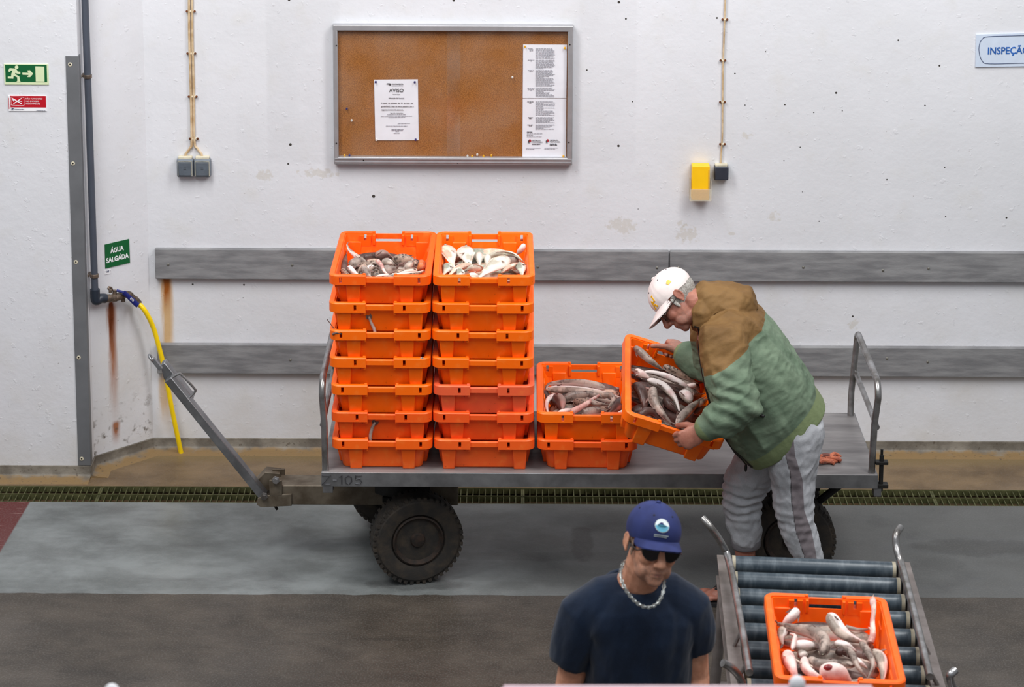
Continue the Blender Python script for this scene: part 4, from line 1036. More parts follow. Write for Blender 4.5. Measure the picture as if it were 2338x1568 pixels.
for nm, c_, s_ in (('t', ((bx0 + bx1) / 2, -.02, bz1 - fw / 2), (bx1 - bx0, .04, fw)), ('b', ((bx0 + bx1) / 2, -.02, bz0 + fw / 2 + .004), (bx1 - bx0, .04, fw + .008)), ('l', (bx0 + fw * .4, -.02, (bz0 + bz1) / 2), (fw * .8, .0398, bz1 - bz0 - .001)), ('r', (bx1 - fw * .45, -.02, (bz0 + bz1) / 2), (fw * .9, .0398, bz1 - bz0 - .001))):
    b = MB(); b.box(c_, s_); obj('frame_bar', b, MALU, NB, bevel=.003, world=True)
b = MB(); b.box(((bx0 + bx1) / 2, -.0405, bz0 + .012), (bx1 - bx0 - .01, .006, .004)); b.box(((bx0 + bx1) / 2, -.0405, bz0 + .026), (bx1 - bx0 - .01, .006, .003)); obj('track', b, MALU, NB, world=True)
t = NT('cabinet_glass'); tr = t.n('ShaderNodeBsdfTransparent'); gl = t.n('ShaderNodeBsdfGlossy'); gl.inputs['Roughness'].default_value = .12; fr = t.n('ShaderNodeFresnel'); fr.inputs[0].default_value = 1.45
tr.inputs[0].default_value = (.99, .99, .99, 1); df = t.n('ShaderNodeBsdfDiffuse'); df.inputs[0].default_value = (.8, .78, .74, 1); m0 = t.n('ShaderNodeMixShader'); t.put(m0.inputs[0], t.math('MULTIPLY', t.step(t.noise(t.pos(), 5, 5), .3, .75), .035)); t.L.new(tr.outputs[0], m0.inputs[1]); t.L.new(df.outputs[0], m0.inputs[2]); mx = t.n('ShaderNodeMixShader'); mx.inputs[0].default_value = .022; t.L.new(m0.outputs[0], mx.inputs[1]); t.L.new(gl.outputs[0], mx.inputs[2]); t.L.new(mx.outputs[0], t.out.inputs[0]); MGLS = t.m
xm0, xm1 = onY(1020, 200, -.03).x, onY(1051, 200, -.03).x
for xa, xb, yy in ((bx0 + .018, xm1, -.029), (xm0, bx1 - .018, -.034)):
    b = MB(); b.box(((xa + xb) / 2, yy, (bz0 + bz1) / 2), (xb - xa, .003, bz1 - bz0 - .05)); obj('sliding_pane', b, MGLS, NB, smooth=0, world=True)
for u, v in ((768, 104), (768, 327), (1301, 102), (1299, 325), (830, 366), (1045, 372)):
    b = MB(); b.lathe([(.0035, 0), (.003, .0015)], onY(u, v, -.0405), (0, -1, 0), 8); obj('frame_screw', b, MBLK, NB, world=True)
# papers
MPAP = mat('white_paper', (236, 236, 244), .8, 0, .02, 30); MINK = mat('black_ink', (52, 50, 58), .8); MGRY = mat('grey_ink', (150, 148, 158), .8, 0, .03)
MRED, MGN2 = mat('red_ink', (176, 40, 52), .8), mat('dark_green_ink', (40, 60, 56), .8)
yP = -.0158
def paper(label, quad, group='paper sheets on the notice board'):
    r = thing('notice_sheet', label, 'paper', onY(*quad[3], 0) * 1, group=group); r.location = (onY(*quad[3], yP).x, yP, onY(*quad[3], yP).z)
    pts = [onY(u, v, yP) for u, v in quad]      # tl tr br bl
    b = MB(); N = 8; rows = []
    for i in range(N + 1):
        f = i / N; l, q = pts[0].lerp(pts[3], f), pts[1].lerp(pts[2], f)
        rows.append([l.lerp(q, j / N) + V((0, -.0012 * math.sin(f * 7) * math.sin(j / N * 5), 0)) for j in range(N + 1)])
    vs_ = [[b.bm.verts.new(p) for p in rw] for rw in rows]; vb = [[b.bm.verts.new(p + V((0, .0008, 0))) for p in rw] for rw in rows]
    for i in range(N):
        for j in range(N):
            b.bm.faces.new((vs_[i][j], vs_[i + 1][j], vs_[i + 1][j + 1], vs_[i][j + 1])); b.bm.faces.new((vb[i][j], vb[i][j + 1], vb[i + 1][j + 1], vb[i + 1][j]))
    obj('sheet', b, MPAP, r, world=True, recalc=False); return r
def ink(name, rows, parent, m, y=yP - .002):     # printed strips: (u0, u1, v, height px), broken into words
    b = MB(); rnd = random.Random(str(rows[:1]))
    for u0, u1, v, h in rows:
        u = u0
        while u < u1 - 1:
            w = min(u1 - u, rnd.uniform(2.2, 7)); p = onY(u, v, y); q = onY(u + w, v, y); hh = h / 505.
            b.box(((p.x + q.x) / 2, y, p.z), (q.x - p.x, .0005, hh)); u += w + rnd.uniform(.8, 1.3)
    return obj(name, b, m, parent, smooth=0, world=True)
def line(s, u, v, w, h, parent, m, bold=.0, al='LEFT', name='lettering'):  # one printed line: left end, baseline, width px, size px
    p = onY(u, v, yP - .0022); q = onY(u + w, v, yP - .0022)
    return text(name, s, h / 505., m, parent, p, X, Z, bold=bold, width=(q.x - p.x), depth=.0003)
s1 = paper('white A4 notice headed AVISO, pinned with blue pins on the cork', [(854, 182), (954, 181), (956, 320), (857, 320)])
line('DOCAPESCA', 894.3, 193.6, 26.5, 4.6, s1, MINK, .01); line('PORTOS E LOTAS, SA', 894.5, 196.6, 26, 1.9, s1, MGRY)
b = MB(); yy = yP - .0022
for a, c_ in (((883, 191.5), (886.5, 191)), ((887, 190.5), (890.5, 194.5)), ((889, 190.5), (892.3, 192.5)), ((890.5, 195), (891.8, 192))):
    b.tube([onY(*a, yy), onY(*c_, yy)], .0022, 6)
obj('logo', b, MINK, s1, world=True)
line('AVISO', 888.5, 210, 33, 11.2, s1, MINK, .012); line('Lota de Sagres', 896.5, 216.2, 17, 2.8, s1, MINK)
line('Alteração de horário', 887, 225.5, 36, 4.2, s1, MINK, .008)
line('A  partir  do  próximo  dia  09  de  maio  (se-', 870.5, 236.5, 73, 4.2, s1, MINK, .008); line('gunda-feira) a lota do cerco passará a ter o', 870.5, 244.2, 74, 4.2, s1, MINK, .008); line('seguinte horário de abertura,', 871, 251.8, 50, 4.2, s1, MINK, .008)
line('Segunda a Sexta-feira', 891, 259, 29, 2.9, s1, MINK); ink('small_print', [(884, 927, 261.5, 1.1), (870, 941, 265, 1.0), (887, 925, 267.5, 1.0), (908, 936, 281.7, 1.0), (881, 930, 287.6, 1.1), (894, 921, 295, 1.5), (894, 921, 297.6, 1.5), (903, 911, 300, .9), (899, 914, 303.8, 1.1)], s1, MGRY)
s2 = paper('upper white sheet of small print at the right of the cork board', [(1194.5, 101.5), (1294.5, 102), (1293, 224), (1193.6, 224)])
rows2 = []
def para(v0, n, dv, seed):
    rnd = random.Random(seed); return [(1223, 1223 + rnd.choice((42, 38, 44, 32, 40, 18, 43)), v0 + i * dv, 1.05) for i in range(n)]
rows2 += para(111, 10, 2.38, 1) + para(137, 9, 2.42, 2) + para(160.5, 16, 2.37, 3) + para(201.5, 9, 2.4, 4)
ink('small_print', rows2, s2, MGRY)
ink('side_headings', [(1206.5, 1218, 111, 1.3), (1208.5, 1217.5, 113.3, 1.2), (1209, 1217, 115.8, 1.2), (1205, 1220, 137, 1.2), (1211.5, 1214, 139.4, 1.2), (1205, 1220, 160.5, 1.2), (1209, 1217, 162.8, 1.2), (1204.5, 1220, 201.5, 1.2), (1205.5, 1219.5, 204, 1.2), (1211, 1213.5, 206.4, 1.2)], s2, MGRY)
s3 = paper('lower white sheet with two red and green crests on the cork board', [(1193.6, 225), (1293, 225), (1292.5, 358), (1192.8, 358)])
ink('small_print', para(232, 14, 2.36, 5) + para(268, 6, 2.36, 6) + para(285, 5, 2.36, 7) + [(1203, 1238, 304.8, .9), (1203, 1237, 312, .9), (1201, 1234, 337.8, .9), (1201, 1220, 340.4, .9), (1243, 1275, 337.4, .9), (1243, 1268, 339.8, .9)], s3, MGRY)
ink('side_headings', [(1204, 1218.5, 232.3, 1.2), (1208, 1215, 234.8, 1.2), (1205.5, 1216.5, 268.2, 1.3), (1208, 1215, 270.4, 1.2), (1204, 1218, 285.2, 1.2), (1208, 1214, 287.6, 1.2), (1203, 1217, 301.2, 1.4), (1203, 1216.5, 308, 1.4)], s3, MINK)
for du, dv in ((0, 0), (40.6, -.4)):
    line('REPÚBLICA', 1215 + du, 321.6 + dv, 19, 3.6, s3, MINK, .008); line('PORTUGUESA', 1215 + du, 325.3 + dv, 23.5, 3.4, s3, MINK, .008)
    b = MB(); yy = yP - .0022; q = onY(1209.8 + du, 321.3 + dv, yy); b.lathe([(.0065, 0), (.0065, .0006)], q, (0, -1, 0), 16); obj('crest', b, MRED, s3, world=True)
    b = MB(); b.tube([onY(1208 + du, 320 + dv, yy), onY(1206.6 + du, 323 + dv, yy), onY(1207.8 + du, 326.5 + dv, yy)], .0022, 6); obj('crest_stem', b, MGN2, s3, world=True)
ink('crest_caption', [(1215, 1233.5, 329, 1.9), (1255.5, 1270, 328.6, 1.7), (1255.5, 1272, 331, 1.7)], s3, MINK)
PINB, PINW, PINY = mat('blue_plastic', (24, 28, 110), .35), mat('white_plastic', (232, 230, 226), .4), mat('yellow_plastic', (240, 178, 20), .4)
pins = [(858, 186.5, PINB, 'blue push pin in the top left corner of the AVISO notice'), (947, 187, PINB, 'blue push pin in the top right corner of the AVISO notice'), (949, 318, PINB, 'blue push pin in the bottom right corner of the AVISO notice'),
        (859.5, 318, PINW, 'white push pin in the bottom left corner of the AVISO notice'), (792, 247.5, PINB, 'lone blue push pin in the bare cork left of the notice'), (803, 274, PINW, 'lone white push pin in the bare cork left of the notice'),
        (1170, 175.5, PINW, 'white push pin in the bare cork beside the long sheets'), (1198.7, 105.8, PINY, 'yellow push pin at the top left of the long sheets'), (1289.5, 108.8, PINY, 'yellow push pin at the top right of the long sheets'), (1286.5, 356, PINY, 'yellow push pin at the bottom right of the long sheets'),
        (787, 354, PINY, 'yellow push pin in the lower left corner of the cork board'), (798, 353.5, PINB, 'dark push pin beside the yellow one in the lower left corner of the cork board'), (1067.5, 355, PINW, 'leftmost white push pin of the row along the lower frame'), (1078, 355.8, PINY, 'first yellow push pin from the left in the row along the lower frame'),
        (1089.7, 352, PINW, 'second white push pin in the row, set a little higher'), (1104, 355.2, PINY, 'second yellow push pin in the row along the lower frame'), (1122, 354, PINY, 'rightmost yellow push pin of the row along the lower frame')]
for u, v, m_, lb in pins:
    p = onY(u, v, yP - .0015); b = MB(); b.lathe([(.0045, 0), (.0045, .0012), (.0025, .003), (.0028, .006), (.0045, .0085), (.0043, .0095), (0, .0098)], p, (0, -1, -.12), 14)
    tag(obj('push_pin', b, m_), lb, 'pin', 'push pins on the notice board')
# --- switches with their cables
MCAB, MIVO = mat('ivory_cable', (214, 192, 160), .5, 0, .1, 30, rgb2=(180, 150, 110)), mat('ivory_plastic', (220, 212, 188), .5)
MSWG, MSWD, MSWK = mat('grey_switch', (112, 120, 130), .5, 0, .08, 20), mat('dark_grey_key', (92, 100, 110), .45), mat('black_switch', (46, 50, 62), .5)
def cable(pts, name, label, r=.0056):
    b = MB(); b.tube(spline([onY(u, v, -.008) for u, v in pts], 4), r, 8); return tag(obj(name, b, MCAB), label, 'cable', 'ivory cables on the wall')
cable([(431.5, -30), (432, 80), (435, 180), (437.5, 318), (434, 338), (424, 352), (422.5, 366)], 'electric_cable', 'left ivory cable of the pair running down to the twin switches')
cable([(438.5, -30), (439, 80), (441.5, 180), (443.5, 318), (450, 338), (460, 352), (462, 366)], 'electric_cable', 'right ivory cable of the pair running down to the twin switches')
cable([(1657, -30), (1654, 60), (1651, 150), (1650, 230), (1649.5, 300), (1648, 330), (1645, 380)], 'electric_cable', 'single ivory cable running down to the black switch', .0038)
def clip(u, v, w, label, group):
    r = thing('cable_clip', label, 'clip', onY(u, v, 0), group=group); p = onY(u, v, -.006)
    b = MB(); b.box(p, (w, .012, .010)); obj('saddle', b, MIVO, r, bevel=.003, world=True)
    for s_ in (-1, 1):
        b = MB(); b.lathe([(.0058, 0), (.0055, .003), (.003, .0045)], onY(u, v, -.009) + X * (s_ * (w / 2 - .001)), (0, -1, 0), 10); obj('rusty_screw', b, MRUST, r, world=True)
for i, (u, v) in enumerate(((435.5, 26), (437, 122), (440, 220.5), (442.5, 316.5))): clip(u, v, .036, 'rust-stained cable clip, %s from the top on the twin cables' % ('first', 'second', 'third', 'lowest')[i], 'cable clips on the twin cables')
for i, (u, v) in enumerate(((1655, 44.5), (1650.5, 138), (1649.5, 233), (1649.5, 329))): clip(u, v, .022, 'rusty cable clip, %s from the top on the single cable' % ('first', 'second', 'third', 'lowest')[i], 'cable clips on the single cable')
sw0 = onY(404, 403, -.02); sw1 = onY(482, 362, -.02)
SW = thing('light_switch', 'grey twin light switch under the pair of cables', 'switch', ((sw0.x + sw1.x) / 2, 0, sw0.z)); wS = (sw1.x - sw0.x) / 2
for i in (0, 1):
    cx = sw0.x + wS * (i + .5); cz = (sw0.z + sw1.z) / 2
    b = MB(); b.box((cx, -.018, cz), (wS * .97, .036, sw1.z - sw0.z)); h_ = obj('housing', b, MSWG, SW, bevel=.008, bseg=3, world=True)
    b = MB(); b.box((cx, -.0385, cz - .002), (wS * .74, .006, (sw1.z - sw0.z) * .74)); k_ = obj('rocker', b, MSWD, h_, bevel=.003)
    b = MB()
    for dz in (-.004, .004): b.box((cx, -.0418, cz + dz), (.012, .001, .0018))
    obj('mark', b, MBLK, k_, smooth=0)
    b = MB(); zz = (sw1.z - sw0.z) * .40; xx = wS * .40
    b.tube([(cx - xx, -.0365, cz - zz - .002), (cx - xx, -.0365, cz + zz - .002), (cx + xx, -.0365, cz + zz - .002), (cx + xx, -.0365, cz - zz - .002)], .0012, 6); obj('pale_edge', b, MIVO, h_)
    b = MB(); b.box((cx, -.014, sw1.z + .004), (wS * .8, .026, .012)); obj('cable_inlet', b, MIVO, h_, bevel=.003)
p0, p1 = onY(1630, 409, -.02), onY(1663, 379, -.02)
SK = thing('light_switch', 'small black switch under the single cable', 'switch', ((p0.x + p1.x) / 2, 0, p0.z)); cx, cz = (p0.x + p1.x) / 2, (p0.z + p1.z) / 2
b = MB(); b.box((cx, -.02, cz), (p1.x - p0.x, .04, p1.z - p0.z)); obj('housing', b, MSWK, SK, bevel=.005, world=True)
b = MB(); b.box((cx, -.012, p1.z + .004), (.055, .024, .012)); obj('cable_inlet', b, MIVO, SK, bevel=.002, world=True)
# yellow box in its clear holder
MYB = mat('yellow_card', (250, 196, 10), .45, 0, .03, 20); MYL = mat('yellow_label', (222, 170, 60), .6, 0, .1, 150)
q0, q1 = onY(1578, 455, -.05), onY(1621, 379, -.05)
YBX = thing('dispenser_box', 'bright yellow dispenser box in a clear wall holder', 'box', ((q0.x + q1.x) / 2, 0, q0.z)); cx, cz = (q0.x + q1.x) / 2, (q0.z + q1.z) / 2; w_, h_ = q1.x - q0.x, q1.z - q0.z
b = MB(); b.box((cx, -.035, cz + .002), (w_ * .97, .06, h_)); obj('carton', b, MYB, YBX, bevel=.002, world=True)
b = MB(); b.box((cx + w_ * .43, -.0655, cz + h_ * .12), (.004, .002, h_ * .6)); obj('tear_strip', b, MYL, YBX, world=True)
b = MB(); b.box((cx, -.0658, cz - h_ * .33), (w_ * .93, .001, h_ * .30)); obj('label_panel', b, MYL, YBX, smooth=0, world=True)
t = NT('clear_plastic'); tr = t.n('ShaderNodeBsdfTransparent'); gl = t.n('ShaderNodeBsdfPrincipled'); gl.inputs['Base Color'].default_value = (.8, .74, .6, 1); gl.inputs['Roughness'].default_value = .25; mx = t.n('ShaderNodeMixShader'); mx.inputs[0].default_value = .22
t.L.new(tr.outputs[0], mx.inputs[1]); t.L.new(gl.outputs[0], mx.inputs[2]); t.L.new(mx.outputs[0], t.out.inputs[0]); MCLR = t.m
b = MB(); g_ = w_ * .5 + .006
for x_ in (-g_, g_): b.box((cx + x_, -.036, cz - h_ * .22), (.003, .070, h_ * .58))
b.box((cx, -.071, cz - h_ * .33), (w_ + .015, .003, h_ * .36)); b.box((cx, -.036, cz - h_ * .51), (w_ + .015, .07, .003)); obj('clear_holder', b, MCLR, YBX, smooth=0, world=True)
# --- signs
MGREEN, MGLOW, MSRED, MSW = mat('sign_green', (10, 92, 48), .4, 0, .03), mat('pale_luminous', (214, 226, 184), .5, 0, .03), mat('sign_red', (186, 14, 34), .4, 0, .03), mat('sign_white', (240, 240, 244), .5, 0, .02)
MBLUE = mat('sign_blue', (36, 96, 176), .5); MPALE = mat('pale_blue_panel', (200, 212, 230), .35, 0, .03); MNAVY = mat('navy_line', (60, 74, 110), .5)
def plate(name, uv0, uv1, y, d, m, parent, mapf=None):
    p, q = onY(*uv0, y), onY(*uv1, y); b = MB(); b.box(((p.x + q.x) / 2, y + d / 2, (p.z + q.z) / 2), (abs(q.x - p.x), d, abs(q.z - p.z))); return obj(name, b, m, parent, smooth=0, world=True)
yS = YL - .004
EX = thing('exit_sign', 'green emergency exit sign with running figure and arrow', 'sign', onY(60, 194, YL)); plate('backing', (10.5, 193), (110, 146.5), yS, .004, MGLOW, EX); plate('green_field', (13, 187), (106.5, 148.5), yS - .0006, .0006, MGREEN, EX)
def pict(name, polys, parent, m, y=None):
    for pl in polys:
        b = MB(); a = [onY(u, v, yS - .0010 if y is None else y) for u, v in pl]; b.loft([a, [p - Y * .0006 for p in a]]); obj(name, b, m, parent, smooth=0, world=True)
z_ = lambda L: [(x / 11.2, 130 + y / 11.2) for x, y in L]          # measured in an 11.2x enlargement
pict('runner', [z_([(425 + 47 * math.cos(a), 263 + 47 * math.sin(a)) for a in np.linspace(0, 2 * PI, 20, endpoint=False)]),
    z_([(245, 285), (360, 292), (432, 328), (450, 372), (520, 380), (518, 436), (440, 428), (395, 408), (385, 440), (495, 498), (512, 600), (528, 640), (415, 632), (445, 610), (440, 520), (350, 478), (340, 556), (200, 548), (200, 500), (285, 500), (290, 430), (320, 348), (278, 345), (258, 385), (205, 365)])], EX, MGLOW)
pict('arrow', [z_([(568, 402), (730, 405), (692, 345), (765, 338), (850, 430), (770, 516), (692, 512), (735, 462), (575, 455)])], EX, MGLOW); pict('door_shape', [z_([(902, 240), (1130, 246), (1138, 632), (916, 628)])], EX, MGLOW)
NS = thing('no_smoking_sign', 'small red no smoking sign below the exit sign', 'sign', onY(62, 250, YL)); plate('backing', (20, 253.5), (105.5, 218.8), yS, .004, MSW, NS); plate('red_field', (24, 245), (104.5, 219), yS - .0006, .0006, MSRED, NS)
yT = yS - .0012
def lineW(s, u, v, w, h, parent, m, y, bold=0.0, name='lettering'):
    p = onY(u, v, y); q = onY(u + w, v, y); return text(name, s, h / 515., m, parent, p, X, Z, bold=bold, width=q.x - p.x, depth=.0003)
lineW('NÃO FUMADORES', 58.5, 227, 38, 4.6, NS, MSW, yT); lineW('NO SMOKERS', 59, 232.6, 29.5, 4.6, NS, MSW, yT); lineW('NON FUMEURS', 59, 238.6, 32, 4.6, NS, MSW, yT)
for a, c_, w_ in (((28, 224.5), (49.5, 237.2), .0022), ((49, 224.5), (31, 236.8), .0022), ((28.5, 224.5), (31.5, 231.5), .0022), ((40, 230.2), (50, 231.5), .0016)):
    b = MB(); b.tube([onY(*a, yT), onY(*c_, yT)], w_, 6, flat=.5, up=(0, 1, 0)); obj('pictogram_bar', b, MSW, NS, world=True)
rr = [V((x, y, 0)) for x, y in ((28, 221.3), (52, 222), (54.5, 225), (55, 237.5), (53, 240.5), (28, 240), (25.8, 237.5), (25.2, 224))]
b = MB(); b.tube([onY(p.x, p.y, yT) for p in spline(rr, 4, True)], .0006, 5, closed=True); obj('pictogram_border', b, MSW, NS, world=True)
b = MB(); p = onY(20.4, 236, yS - .001); b.box(p, (.0022, .0008, .05)); obj('red_edge', b, MSRED, NS, smooth=0, world=True)
b = MB(); p = onY(28.5, 248.7, yT); b.tube([p + X * x + Z * z for x, z in ((-.005, -.004), (-.005, .004), (.005, .004), (.005, -.004))], .0009, 5, closed=True, up=(0, 1, 0)); b.tube([p + X * -.002 - Z * .003, p + X * .004 + Z * .004], .0012, 5); obj('maker_logo', b, MNAVY, NS, world=True)
lineW('interprev', 33, 250.8, 22, 4.4, NS, MNAVY, yT); lineW('interprev.pt', 83.5, 253, 20, 2.8, NS, MNAVY, yT)
# salt water sign on the pier face
def sA(u, v, off): return onA(u, v) + anrm * off
SG = thing('salt_water_sign', 'green sign lettered ÁGUA SALGADA above the valve', 'sign', onA(267, 610))
qd = [(238.5, 558), (294, 545), (296, 599), (240, 612.5)]
b = MB(); a = [sA(u, v, .0005) for u, v in qd]; b.loft([a, [p + anrm * .003 for p in a]]); obj('panel', b, MGREEN, SG, smooth=0, world=True)
eA = (sA(294, 572, 0) - sA(240, 585, 0)); eA.z = 0
def lineA(s, u, v, u1, h, parent, m, bold=.028, name='lettering'):
    p = sA(u, v, .004); q = sA(u1, v, .004); d_ = (V((q.x, q.y, 0)) - V((p.x, p.y, 0))); return text(name, s, h / 510., m, parent, p, d_, Z, bold=bold, width=d_.length, depth=.0004)
lineA('ÁGUA', 251.5, 577.5, 282, 15.5, SG, MSW); lineA('SALGADA', 241.5, 600, 293, 15.5, SG, MSW)
b = MB(); b.ell(sA(273.3, 579.5, .004), (.0016,) * 3, None, 8, 6); obj('screw_dot', b, MSW, SG, world=True)
TG = thing('tap_tag', 'tiny white tag lettered TAR 2 under the green sign', 'tag', onA(245, 626)); b = MB(); a = [sA(u, v, .0005) for u, v in ((238, 617), (252.5, 614.5), (252.7, 623.5), (238.3, 626.5))]; b.loft([a, [p + anrm * .002 for p in a]]); obj('plate', b, MSW, TG, smooth=0, world=True)
lineA('TAR 2', 240.5, 622.5, 251.5, 6.4, TG, MNAVY, .006)
# inspection sign cut by the frame
IS = thing('inspection_sign', 'pale blue sign lettered INSPEÇÃO at the right edge', 'sign', onY(2320, 152, 0)); yI = -.008
pts = [onY(u, v, yI) for u, v in ((2229, 79), (2500, 71), (2500, 149), (2227, 153))]; b = MB(); b.loft([pts, [p + Y * .008 for p in pts]]); obj('panel', b, MPALE, IS, smooth=0, world=True)
rr = [(2258, 83.5), (2340, 81), (2470, 77), (2484, 90), (2484, 130), (2470, 143), (2340, 144), (2258, 145.5), (2242, 138), (2236, 122), (2235.5, 105), (2242, 90)]
b = MB(); b.tube([onY(u, v, yI - .0008) for u, v in [(p.x, p.y) for p in spline([V((x, y, 0)) for x, y in rr], 5, True)]], .0014, 6, closed=True); obj('border_line', b, MNAVY, IS, world=True)
p = onY(2254, 124, yI - .001); q = onY(2350, 122, yI - .001); text('lettering', 'INSPEÇÃO', 23 / 510., MBLUE, IS, p, q - p, Z, bold=.02, width=(onY(2349, 122, yI).x - p.x), depth=.0004)
# --- steel corner guard with screws
MGRD = mat('grey_guard', (112, 114, 118), .55, .15, .08, 10, .1, 60)
gx0 = onY(153, 600, YL).x; zt_ = onY(165, 128, YL - .004).z; zb_ = onY(190, 1062, YL - .004).z
CG = thing('corner_guard', 'grey steel corner guard on the edge of the left wall', 'corner guard', (A1.x, YL, zb_))
gl_, gr_ = onY(164, 600, YL - .004).x, A1.x + .004
b = MB(); b.box(((gl_ + gr_) / 2, YL - .002, (zt_ + zb_) / 2), (gr_ - gl_, .004, zt_ - zb_)); b.box((A1.x + .002, YL + .02, (zt_ + zb_) / 2), (.004, .044, zt_ - zb_)); obj('angle_sheet', b, MGRD, CG, bevel=.001, world=True)
for v in (147, 373, 598, 816, 1047):
    u = 160 + (v - 147) * .0295; p = onY(u, v, YL - .004); b = MB(); b.lathe([(.009, 0), (.009, .0015), (.004, .0025)], p, (0, -1, 0), 14); s_ = obj('washer', b, MIVO, CG, world=True); b = MB(); b.lathe([(.004, .002), (.003, .004)], p + Z * .001, (0, -1, 0), 8); obj('screw', b, MBLK, s_)
# --- salt-water pipe, valve and hose
MPVC = mat('grey_pvc', (72, 78, 90), .5, 0, .06, 12); MPVD = mat('dark_pvc', (38, 46, 58), .4, 0, .06, 12)
MBRS, MBLV = mat('tarnished_brass', (128, 112, 98), .5, .6, .2, 60, .3, 150, rgb2=(84, 74, 66)), mat('blue_lever', (26, 38, 120), .4)
PIPEOFF = .045
def pp_(u, v): return onpl(u, v, A1 + anrm * PIPEOFF, anrm)
xpz = pp_(212, 560); pbot = pp_(217, 672); ptop = V((pbot.x, pbot.y, 2.6)); ptop = pp_(194, 0) if abs(pp_(194, 0).x - pbot.x) < .06 else ptop
PI_ = thing('water_pipe', 'dark grey plastic water pipe running down beside the corner guard', 'pipe', pbot)
b = MB(); dr = (ptop - pbot).normalized(); b.cyl(pbot, ptop + dr * .2, .0155, seg=20); obj('riser', b, MPVC, PI_, world=True)
el_ = pp_(222, 684); b = MB(); b.tube(spline([pbot + Z * .012, pbot - Z * .012, pbot.lerp(el_, .6) - Z * .014, pp_(230, 681), pp_(240, 681)], 6), .0215, 18); b.lathe([(.022, 0), (.022, .02)], pbot + Z * .004, (0, 0, 1), 20); obj('elbow', b, MPVD, PI_, world=True)
for v in (171, 628):
    c_ = pbot.lerp(ptop, (672 - v) / 672.); b = MB(); b.lathe([(.0175, -.008), (.019, -.008), (.019, .008), (.0175, .008)], c_, (0, 0, 1), 20); b.box(c_ + anrm * -.024 + X * -.012, (.012, .045, .012)); b.cyl(c_ + X * -.018, c_ + X * -.05 + Y * .0, .004, seg=8); obj('pipe_clamp', b, MBRS, PI_, bevel=.001, world=True)
VA = thing('ball_valve', 'brass ball valve with a blue lever at the end of the pipe', 'valve', pp_(262, 700))
v0, v1, v2 = pp_(238, 681), pp_(262, 680), pp_(281, 673)
b = MB(); ax = (v1 - v0).normalized(); L = (v1 - v0).length
b.lathe([(.012, 0), (.019, .002), (.019, L * .25), (.0165, L * .3), (.0185, L * .5), (.0165, L * .6), (.0185, L * .8), (.0175, L), (.012, L + .002)], v0, ax, 8 if False else 20); b.cyl(v1, v2, .0185, .016, 18); b.cyl(v1 + Z * .01, v1 + Z * .036, .010, seg=12); b.cyl(v2 - Z * .012, v2 - Z * .032, .009, seg=10)
obj('valve_body', b, MBRS, VA, world=True)
b = MB(); b.tube(spline([pp_(281, 673), pp_(293, 672), pp_(303, 679), pp_(312, 690)], 6), [.016] * 10 + [.014] * 9, 16); b.tube([pp_(307, 683), pp_(316, 693)], .0175, 16); obj('spout', b, MBRS, VA, world=True)
b = MB(); b.tube([pp_(246, 661), pp_(249, 655), pp_(254, 657), pp_(257, 664)], .0055, 8); b.box(pp_(252, 664), (.014, .014, .016)); obj('bleed_tap', b, MBRS, VA, bevel=.002, world=True)
vb = V((0, 0, 0)) + anrm * .026
lv = [pp_(264, 662) + vb * .3, pp_(275, 664) + vb, pp_(292, 680) + vb, pp_(307, 694) + vb]
b = MB(); b.tube([lv[0], lv[1]], .006, 8); b.tube(spline(lv[1:], 5), [.0105, .0105, .0105, .0105, .011, .0115, .012, .012, .012, .012, .011][:11], 12, flat=.42, up=anrm); le = obj('lever', b, MBLV, VA, world=True)
d_ = (lv[2] - lv[1]).normalized(); upv = anrm.cross(d_); upv = upv if upv.z > 0 else -upv
text('lever_mark', 'BTB', .014, MSW, le, lv[2] + anrm * .0062 - upv * .0045 - d_ * .012, d_, upv, bold=.006, depth=.0003, world=False)
MHOS = mat('yellow_hose', (252, 214, 8), .35, 0, .05, 20); MHIN = mat('hose_bore', (70, 120, 160), .6)
hp = [pp_(312, 690), pp_(330, 708), pp_(349, 745), pp_(363, 792), pp_(376, 845), pp_(388, 910), pp_(400, 970), pp_(414, 1036)]
hp = [p + (V((0, -1, 0)) * (.0 if i < 1 else .02 + .012 * i)) for i, p in enumerate(hp)]; hp = [onpl(u, v, hp[i], Y) for i, (u, v) in enumerate(((312, 690), (330, 708), (349, 745), (363, 792), (376, 845), (388, 910), (400, 970), (414, 1036)))]
HS = thing('hose', 'yellow rubber hose hanging from the brass valve', 'hose', hp[-1]); b = MB(); b.tube(spline(hp, 8), .0112, 16); obj('hose_wall', b, MHOS, HS, world=True)
dd = (hp[-1] - hp[-2]).normalized(); b = MB(); b.lathe([(.0075, 0), (.0075, .002)], hp[-1] - dd * .001, dd, 16); obj('bore', b, MHIN, HS, world=True)
b = MB(); b.lathe([(.0125, -.004), (.0125, .004)], hp[0].lerp(hp[1], .12), (hp[1] - hp[0]), 16); obj('hose_clip', b, MTUBE, HS, world=True)
